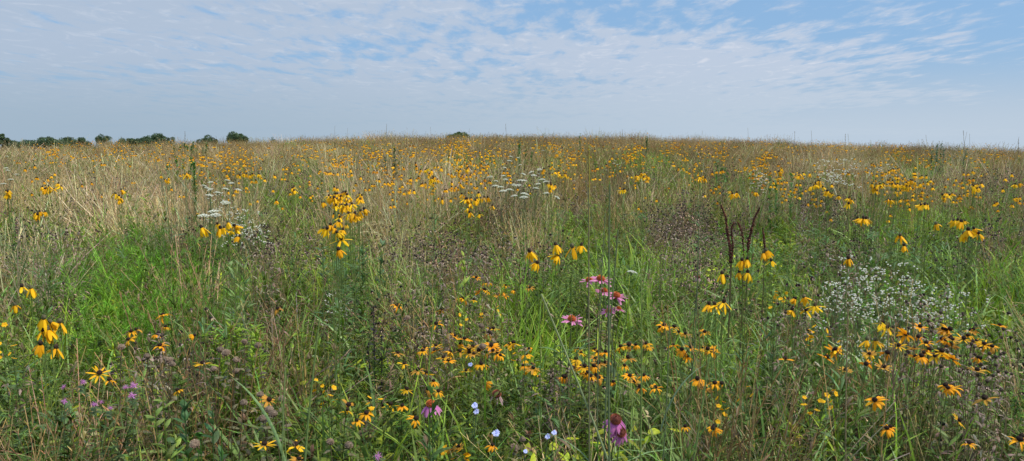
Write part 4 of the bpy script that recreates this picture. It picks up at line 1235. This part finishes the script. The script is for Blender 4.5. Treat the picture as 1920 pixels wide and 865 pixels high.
# ---------------------------------------------------------------- tall grass stalks crossing the middle
def stalk(top, bot, r, label, w=0.0034, col=(0.085, 0.13, 0.075), leaves=3, r2=None, name='tall_grass_stalk', cat='grass stalk', seed=False, group=None):
    x0, y0, h0, g0 = at_range(bot[0], bot[1], r)
    x1, y1, h1, g1 = at_range(top[0], top[1], r2 or r)
    col = tuple(np.array(col) * [1.8, 1.7, 1.3])
    # run the line on down to the ground
    d = np.array([x1 - x0, y1 - y0, (h1 + g1) - (h0 + g0)])
    k = h0 / max(d[2], 0.05)
    base = np.array([x0, y0, h0 + g0]) - d * k
    base[2] = float(ground_z(base[0], base[1]))
    tip = np.array([x1, y1, h1 + g1]) - base
    t = thing(name, label, cat, tuple(base), 0, group)
    f = np.linspace(0, 1, 9)
    C = tip[None] * f[:, None]
    bow = rng.normal(0, 0.022)
    C[:, 0] += bow * np.sin(f * math.pi)
    m = MB(); m.tube(C, np.linspace(w * 1.05, w * 0.6, 9), col, np.array(col) * [1.3, 1.1, 1.0], 6)
    part('stem', m.mesh('stem', M_LEAF), t)
    for i in range(leaves):
        q = rng.uniform(0.15, 0.7)
        m = MB()
        m.ribbons((tip * q)[None], rng.choice([0.3, 2.8, 3.4, 5.8]), rng.uniform(0.25, 0.45), 0.25, rng.uniform(0.8, 1.9), 0.009, BLADE, np.array(col) * 1.15, None, rng.normal(0, 0.4), 8, 1.4, 0.4)
        part('leaf_blade', m.mesh('leaf_blade', M_LEAF), t)
    if seed:
        m = MB(); n = 40
        q = rng.uniform(0.75, 1.0, n)
        m.ribbons(tip[None] * q[:, None], rng.uniform(0, 6.28, n), 0.03, rng.uniform(0.1, 0.5, n), 0.2, 0.006, LEAFP, vary((0.20, 0.14, 0.08), n), None, 0, 2)
        part('seed_plume', m.mesh('seed_plume', M_DRY), t)
    return t


SG = (0.075, 0.11, 0.07)
stalk((1104, 352), (1107, 862), 2.2, 'purplish green stalk, leftmost of the upright tall ones', 0.0030, (0.10, 0.11, 0.08), 0)
stalk((1135, 400), (1134, 790), 2.35, 'slim dark green upright stalk left of the thickest one', 0.0025, SG, 0)
stalk((1143, 346), (1147, 858), 2.05, 'thickest dark green upright stalk through the purple coneflowers', 0.0040, SG, 0)
stalk((1159, 430), (1149, 720), 2.3, 'dark green stalk tilted slightly right beside the thickest', 0.0034, SG, 1)
stalk((1202, 505), (1192, 860), 2.2, 'bright green stalk, rightmost of the upright tall ones', 0.0034, (0.10, 0.16, 0.06), 1)
stalk((1098, 338), (1116, 448), 2.6, 'thin bare stalk slanting behind the upright ones', 0.0020, (0.08, 0.11, 0.07), 0)
stalk((1015, 552), (1070, 700), 2.2, 'pale blue-green stalk slanting from upper left to lower right', 0.0046, (0.13, 0.18, 0.12), 0)
stalk((1255, 610), (1236, 835), 2.3, 'slender dark stalk leaning right of the upright ones', 0.0026, SG, 1)
stalk((1330, 670), (1303, 820), 2.1, 'green stalk leaning right under the orange group', 0.0038, (0.10, 0.16, 0.07), 1)
stalk((599, 600), (587, 862), 2.15, 'broad green stalk in the lower left grass', 0.0042, (0.085, 0.14, 0.06), 1)
stalk((535, 690), (538, 815), 2.2, 'pale green stalk left of the broad green one', 0.0036, (0.11, 0.17, 0.08), 1)
stalk((523, 700), (530, 830), 2.25, 'thin green stalk behind the pale green one', 0.0026, (0.10, 0.16, 0.07), 1)
stalk((1310, 430), (1295, 580), 2.9, 'dark blue-green stalk beside the dock spikes', 0.0030, (0.06, 0.10, 0.06), 1)
stalk((820, 545), (823, 640), 2.8, 'bright green blade-like stalk over the orange patch', 0.0038, (0.12, 0.20, 0.05), 1)
stalk((1590, 580), (1591, 740), 2.5, 'grey-brown stalk at the left of the big right patch', 0.0028, (0.13, 0.12, 0.09), 0)
stalk((1680, 605), (1675, 700), 2.6, 'straw-coloured stalk in the big right patch', 0.0022, (0.26, 0.20, 0.12), 0, seed=True)
stalk((1540, 650), (1560, 760), 2.6, 'thin straw stalk left of the big right patch', 0.0018, (0.30, 0.25, 0.15), 0)

# straw skyline stalks, each where it pokes above the ridge
SKY = [(652, 240), (725, 233), (807, 238), (1022, 240), (1097, 238), (1317, 245), (1402, 240), (1521, 245), (1585, 251), (1590, 251), (1736, 253), (1806, 246), (1813, 247), (1818, 251), (1910, 259), (948, 233), (1571, 262), (1490, 248), (347, 246), (628, 236), (917, 247), (1167, 243)]
for i, (u, v) in enumerate(sorted(SKY)):
    place = ['over the left half of the ridge', 'over the middle of the ridge', 'over the right half of the ridge'][0 if u < 830 else 1 if u < 1350 else 2]
    k = [q for q in sorted(SKY) if (q[0] < 830) == (u < 830) and (q[0] < 1350) == (u < 1350)].index((u, v))
    r = 16 + rng.uniform(0, 5)
    stalk((u, v), (u + rng.normal(0, 1.5), v + 22), r, f'{ORD[k]} thin stalk from the left poking up {place}', 0.0032, (0.12, 0.11, 0.06), 0, name='skyline_stalk', seed=(i % 3 == 0), group='thin stalks ' + place)
stalk((65, 268), (66, 292), 18, 'dark thin stalk below the horizon woods', 0.006, (0.06, 0.05, 0.03), 0, name='skyline_stalk')
stalk((1104, 272), (1103, 325), 7, 'yellow-flowered slim stalk high in the middle', 0.006, (0.20, 0.20, 0.04), 0, name='skyline_stalk', cat='stalk', seed=True)

# ---------------------------------------------------------------- leafy spires and bushes
def leafy(u, v, r, label, col, name='leafy_plant', n=40, l=0.07, w=0.016, stems=1, spread=0.05, th=(0.4, 1.0), hmax=None, cat='leafy plant'):
    x, y, h, g = at_range(u, v, r)
    t = thing(name, label, cat, (x, y, g), rng.uniform(0, 6.28))
    for s in range(stems):
        b = disc(1, spread)[0] if s else np.zeros(3)
        hh = h * (1 if s == 0 else rng.uniform(0.8, 1.0))
        m = MB(); m.tube(np.array([b, b * 1.1 + [0, 0, hh * 0.5], b * 1.3 + [0, 0, hh]]), [0.004, 0.003, 0.0015], np.array(col) * 0.8, None, 5)
        part('stem', m.mesh('stem', M_LEAF), t)
        m = MB(); q = rng.uniform(0.1, 1, n)
        m.ribbons(b + (b * 0.3 + [0, 0, hh]) * q[:, None], rng.uniform(0, 6.28, n), l * (1.3 - 0.7 * q) * rng.uniform(0.7, 1.2, n), rng.uniform(*th, n), rng.uniform(0.1, 0.8, n), w * rng.uniform(.7, 1.1, n), LEAFP, vary(col, n, 0.15), None, rng.normal(0, .25, n), 5, 1.2, 0.35)
        part('foliage', m.mesh('foliage', M_LEAF), t)


leafy(363, 306, 9.0, 'dense bright green spire rising out of tan grass', (0.085, 0.19, 0.03), 'leafy_spire', 320, 0.065, 0.02, 1, 0, (0.3, 1.0))
leafy(362, 267, 26, 'green bushy plant on the left skyline', (0.08, 0.17, 0.03), 'leafy_plant', 110, 0.12, 0.035, 7, 0.45)
leafy(350, 272, 26, 'lower green plant just left of the skyline bushy one', (0.08, 0.17, 0.03), 'leafy_plant', 110, 0.11, 0.035, 5, 0.4)
leafy(1213, 253, 24, 'green leafy plant on the middle skyline', (0.07, 0.13, 0.03), 'leafy_plant', 100, 0.08, 0.03, 3, 0.15)
leafy(1088, 251, 24, 'small green spire on the skyline above the stalks', (0.07, 0.13, 0.03), 'leafy_plant', 90, 0.07, 0.025, 2, 0.1)
leafy(975, 268, 16, 'green plant just under the middle skyline', (0.08, 0.16, 0.03), 'leafy_plant', 90, 0.09, 0.03, 4, 0.25)
leafy(330, 292, 14, 'bright green bush among far yellow flowers at left', (0.09, 0.2, 0.03), 'leafy_plant', 60, 0.10, 0.03, 5, 0.2)
leafy(1765, 270, 22, 'grey-green tuft of plants on the right skyline', (0.09, 0.14, 0.06), 'leafy_plant', 80, 0.09, 0.03, 6, 0.5)
leafy(740, 278, 13, 'dark green plant high left of the middle', (0.05, 0.10, 0.03), 'leafy_plant', 60, 0.10, 0.03, 4, 0.25)
leafy(870, 478, 3.6, 'yellow-green upright leafy shoot beside brown seed heads', (0.26, 0.34, 0.04), 'leafy_shoot', 26, 0.075, 0.014, 2, 0.05, (0.3, 0.8))
leafy(940, 510, 3.5, 'yellowish leafy shoot right of the brown seed heads', (0.24, 0.28, 0.04), 'leafy_shoot', 24, 0.07, 0.012, 2, 0.05, (0.3, 0.8))
leafy(440, 588, 3.4, 'yellow-green feathery bush right of the green feathery patch', (0.19, 0.29, 0.02), 'feathery_bush', 90, 0.085, 0.012, 7, 0.11, (0.7, 1.4))
leafy(470, 605, 3.3, 'smaller yellow-green feathery bush beside the large one', (0.19, 0.29, 0.02), 'feathery_bush', 80, 0.08, 0.012, 4, 0.07, (0.7, 1.4))
leafy(1485, 330, 9, 'light green leafy plant on the right slope', (0.10, 0.20, 0.04), 'leafy_plant', 70, 0.08, 0.025, 4, 0.2)
leafy(1345, 300, 12, 'pale green bushy plant up the slope left of the dock', (0.10, 0.20, 0.05), 'leafy_plant', 60, 0.1, 0.03, 4, 0.2)
leafy(290, 755, 2.5, 'olive broad-leaved plant low at left', (0.15, 0.20, 0.04), 'broad_leaved_plant', 16, 0.07, 0.024, 3, 0.06)
leafy(305, 742, 2.6, 'yellow-green broad-leaved shoot behind the olive plant', (0.20, 0.26, 0.04), 'broad_leaved_plant', 14, 0.065, 0.022, 2, 0.05)
leafy(345, 745, 2.55, 'dark green broad-leaved plant beside the drying stalks', (0.05, 0.11, 0.03), 'broad_leaved_plant', 24, 0.07, 0.024, 3, 0.08)
leafy(375, 815, 2.3, 'bright green toothed plant near the bottom left', (0.07, 0.18, 0.03), 'broad_leaved_plant', 20, 0.06, 0.024, 3, 0.07)
leafy(685, 858, 2.2, 'fresh green leaf rosette at the bottom edge', (0.07, 0.2, 0.03), 'broad_leaved_plant', 20, 0.055, 0.022, 3, 0.06)
leafy(1450, 548, 3.4, 'blue-green whorled shoot under the trio of yellow flowers', (0.15, 0.22, 0.06), 'leafy_shoot', 40, 0.07, 0.012, 3, 0.05)
leafy(810, 735, 2.35, 'green willow-leaved shoot under the magenta flower', (0.09, 0.17, 0.04), 'leafy_shoot', 20, 0.09, 0.018, 2, 0.04)
leafy(455, 465, 3.6, 'grey-green leafy stem under the bright yellow clump', (0.15, 0.21, 0.06), 'leafy_shoot', 40, 0.08, 0.016, 3, 0.06)
leafy(665, 440, 5.0, 'green leafy stems carrying the central yellow clump', (0.09, 0.17, 0.06), 'leafy_shoot', 50, 0.08, 0.018, 5, 0.2)
leafy(700, 580, 3.3, 'dark grey-purple withered spike in the middle', (0.075, 0.06, 0.06), 'withered_spike', 70, 0.04, 0.009, 3, 0.03, (0.2, 1.6), cat='dried plant')

# ---------------------------------------------------------------- small yellow pea-like flowers low between the others
def pea_flower():
    m = MB()
    n = 5
    a = np.linspace(0, 6.28, n, endpoint=False) + 0.3
    m.ribbons(np.zeros((n, 3)), a, 0.013, 1.2, 0.4, 0.012, [0.4, 1, 1, 0.5], vary((0.78, 0.42, 0.010), n, 0.06, 0.02), None, 0, 3, 1.0, 0.3)
    return m.mesh('blossom', M_PETAL)


PEA = pea_flower()
PST2 = stem_mesh('stem', (0.10, 0.14, 0.04), 0.0016, 0.03)[0]
PLF2 = leaves_mesh('foliage', (0.12, 0.18, 0.035), 34, 0.05, 0.012, 0.15, 0.97)
PEAS = [('between brown balls and orange patch', [(609, 732), (596, 713), (623, 732), (708, 753), (695, 748)]), ('under the lower chicory flowers', [(840, 840), (855, 842), (868, 848), (876, 852)]),
        ('under the bright orange group', [(1360, 770), (1399, 730), (1357, 758), (1345, 745)]), ('low left of the big right patch', [(1550, 730), (1515, 749), (1535, 757), (1548, 742)]),
        ('above the big right patch', [(1566, 624), (1520, 620), (1515, 630), (1523, 612)]), ('at the left of the loose yellow cluster', [(1455, 551), (1465, 545), (1472, 550), (1452, 560)]),
        ('at the far left edge', [(8, 612), (5, 648), (20, 650)]), ('left of the slanted stalk', [(990, 668), (985, 678), (1003, 672), (1008, 690), (960, 655)]), ('in the yellowish tuft above the patch', [(900, 590), (868, 592), (930, 575)])]
for place, pts in PEAS:
    for i, (u, v) in enumerate(sorted(pts)):
        x, y, h, g = at_range(u, v, susan_range(v))
        t = thing('yellow_pea_plant', f'{ORD[i]} low yellow-blossomed plant from left {place}', 'wildflower', (x, y, g), rng.uniform(0, 6.28), 'small yellow blossoms ' + place)
        part('stem', PST2, t, scale=(1, 1, h)); part('foliage', PLF2, t, scale=(1, 1, h))
        for k in range(3):
            part('blossom', PEA, t, (rng.normal(0, 0.015), rng.normal(0, 0.015), h - 0.022 * k), (rng.uniform(0, 1.2), rng.uniform(-0.6, 0.6), rng.uniform(0, 6)), (rng.uniform(0.6, 0.95),) * 3)

# ---------------------------------------------------------------- withered stalks with dark button heads
DST = [stem_mesh('stem', (0.20, 0.15, 0.08), 0.0014, 0.04)[0], stem_mesh('stem', (0.22, 0.18, 0.08), 0.0013, 0.05)[0]]
DLF = [leaves_mesh('foliage', c, 14, 0.05, 0.010, 0.3, 0.97, th=(0.9, 2.0), droop=(0.6, 2.2)) for c in (MAUVE, (0.26, 0.19, 0.12))]


def dead_petals():
    return ray_petals('withered_petals', 10, 0.017, 0.0055, 1.7, 1.3, (0.30, 0.21, 0.15), (0.36, 0.27, 0.20), r0=0.006, miss=0.25, mat=M_DRY, th_j=0.5, jit=0.4)


DPT = [dead_petals(), dead_petals(), dead_petals()]
DHD = cone_head('seed_head', 0.0066, 0.0064, (0.05, 0.035, 0.024), (0.04, 0.03, 0.02), 0.003, 30)
DEAD = [
    (850, 480, 120, 24, 48, 'in the wide dull patch left of the hanging yellow pair', 'mid'), (1270, 425, 60, 26, 34, 'in the dull patch left of the dock spikes', 'mid'),
    (1520, 385, 40, 16, 22, 'in the dull patch under the bright yellow row', 'mid'), (100, 440, 60, 16, 20, 'in the dark group on the left below tan grass', 'mid'),
    (500, 465, 50, 18, 18, 'right of the bright yellow clump', 'mid'), (1560, 480, 70, 30, 22, 'left of and above the white asters', 'mid'),
    (830, 615, 90, 22, 26, 'in the pale brown row over the orange patch', 'near'), (1050, 700, 60, 26, 22, 'around the slanted stalk', 'near'),
    (1860, 690, 50, 45, 24, 'on the drying plants by the right edge', 'near'), (1760, 640, 80, 40, 18, 'among the orange flowers at right', 'near'),
    (300, 660, 50, 40, 14, 'on the withered clump at the left', 'near'), (1740, 565, 60, 30, 14, 'behind the lower half of the white asters', 'near'), (1470, 600, 60, 16, 12, 'under the loose yellow cluster', 'near'),
]
for (u, v, ru, rv, n, place, zone) in DEAD:
    for i, p in enumerate(sorted(blob_points(u, v, ru, rv, n))):
        if zone == 'mid':
            x, y, h, g = at_height(p[0], p[1], 0.92 + rng.normal(0, 0.03))
        else:
            x, y, h, g = at_range(p[0], p[1], susan_range(p[1]))
        if h < 0.15:
            continue
        lab = f'{ORD[i]} dark seed head from left {place}' if n <= 12 else f'dark seed head on a brown stalk {place}'
        t = thing('withered_coneflower', lab, 'dried flower', (x, y, g), rng.uniform(0, 6.28), 'dark button seed heads ' + place)
        part('stem', DST[i % 2], t, scale=(1, 1, h)); part('foliage', DLF[i % 2], t, scale=(1, 1, h))
        hd = part('seed_head', DHD, t, (0, 0, h), (rng.normal(0, .3), rng.normal(0, .3), 0), (rng.uniform(0.7, 1.05),) * 3)
        if i % 4:
            part('withered_petals', DPT[i % 3], hd, rot=(0, 0, rng.uniform(0, 6.28)))


# ---------------------------------------------------------------- trees on the horizon
def tree(u, vtop, width_px, D, label, group=None, name='oak_tree', round_=0.62, n=9000, col=(0.065, 0.10, 0.042), hgt=None):
    d = ray(u, vtop + 1.5)
    x, y = d[0] * D, d[1] * D
    g = float(ground_z(x, y))
    H = CAM_Z + d[2] * D - g + 0.3
    W = width_px / F * D / 2
    t = thing(name, label, 'tree', (x, y, g), 0, group)
    tr = MB()
    hh = H * 0.55
    tr.tube(np.array([[0, 0, -0.5], [0.1, 0, hh * 0.5], [0, 0.1, hh], [0.2, 0, H * 0.85]]), [W * 0.12, W * 0.08, W * 0.055, 0.04], (0.09, 0.07, 0.05), None, 8)
    for i in range(9):
        a = rng.uniform(0, 6.28); z0 = H * rng.uniform(0.25, 0.6)
        e = np.array([math.cos(a) * W * 0.75, math.sin(a) * W * 0.75, z0 + H * rng.uniform(0.1, 0.3)])
        tr.tube(np.array([[0, 0, z0], e * [0.5, 0.5, 0] + [0, 0, (z0 + e[2]) / 2 + 0.1], e]), [W * 0.04, W * 0.03, W * 0.01], (0.09, 0.07, 0.05), None, 5)
    part('trunk', tr.mesh('trunk', M_BARK), t)
    c = MB()
    nl = 26
    k = rng.uniform(0, 6.28, nl); rr2 = np.sqrt(rng.uniform(0, 1, nl)) * W * 0.78
    top = H - 0.2 * W - (rr2 / W) ** 2 * H * 0.24
    lobes = np.stack([rr2 * np.cos(k), rr2 * np.sin(k), top * rng.uniform(0.72, 1.0, nl)], -1)
    rad = rng.uniform(0.14, 0.38, nl) * W
    pick = rng.integers(0, nl, n)
    dd = rng.normal(size=(n, 3)); dd /= np.linalg.norm(dd, axis=1)[:, None]
    P = lobes[pick] + dd * (rad[pick] * rng.uniform(0.55, 1.08, n) ** 0.5)[:, None] * [1, 1, 0.75]
    P = P[P[:, 2] > H * 0.16]; n = len(P)
    s = W * 0.07
    c.ribbons(P, rng.uniform(0, 6.28, n), rng.uniform(0.6, 1.3, n) * s, rng.uniform(0, 3.14, n), 0.5, s * 0.8, [0.5, 1, 0.4], vary(col, n, 0.25), None, rng.uniform(-1.5, 1.5, n), 2)
    part('crown', c.mesh('crown', M_TREE), t)


tree(2, 250, 26, 230, 'round dark tree cut by the left edge of the horizon')
for i, (u, vt, w, D) in enumerate([(25, 263, 40, 300), (52, 259, 40, 310), (72, 259, 36, 300), (88, 254, 34, 290), (106, 257, 40, 300), (126, 257, 40, 310), (148, 256, 30, 290), (160, 262, 24, 300)]):
    tree(u, vt, w, D, f'{ORD[i]} tree from the left in the long low tree row', 'trees in the long low row', n=5000)
tree(192, 251, 27, 260, 'small pointed tree standing alone between the woods', n=6000)
for i, (u, vt, w, D) in enumerate([(236, 257, 34, 280), (257, 253, 30, 280), (281, 253, 30, 280), (296, 250, 36, 270), (313, 252, 28, 280)]):
    tree(u, vt, w, D, f'{ORD[i]} tree from the left in the rounded wood right of the lone tree', 'trees in the rounded wood', n=6000)
tree(390, 253, 40, 260, 'low domed tree left of the largest domed one')
tree(445, 248, 46, 250, 'largest domed dark tree on the horizon', n=11000)
tree(511, 257, 16, 300, 'tiny tree top barely above the ridge', n=3000)
tree(858, 248, 50, 120, 'leafy green tree top showing over the middle of the ridge', col=(0.05, 0.10, 0.02), n=9000)
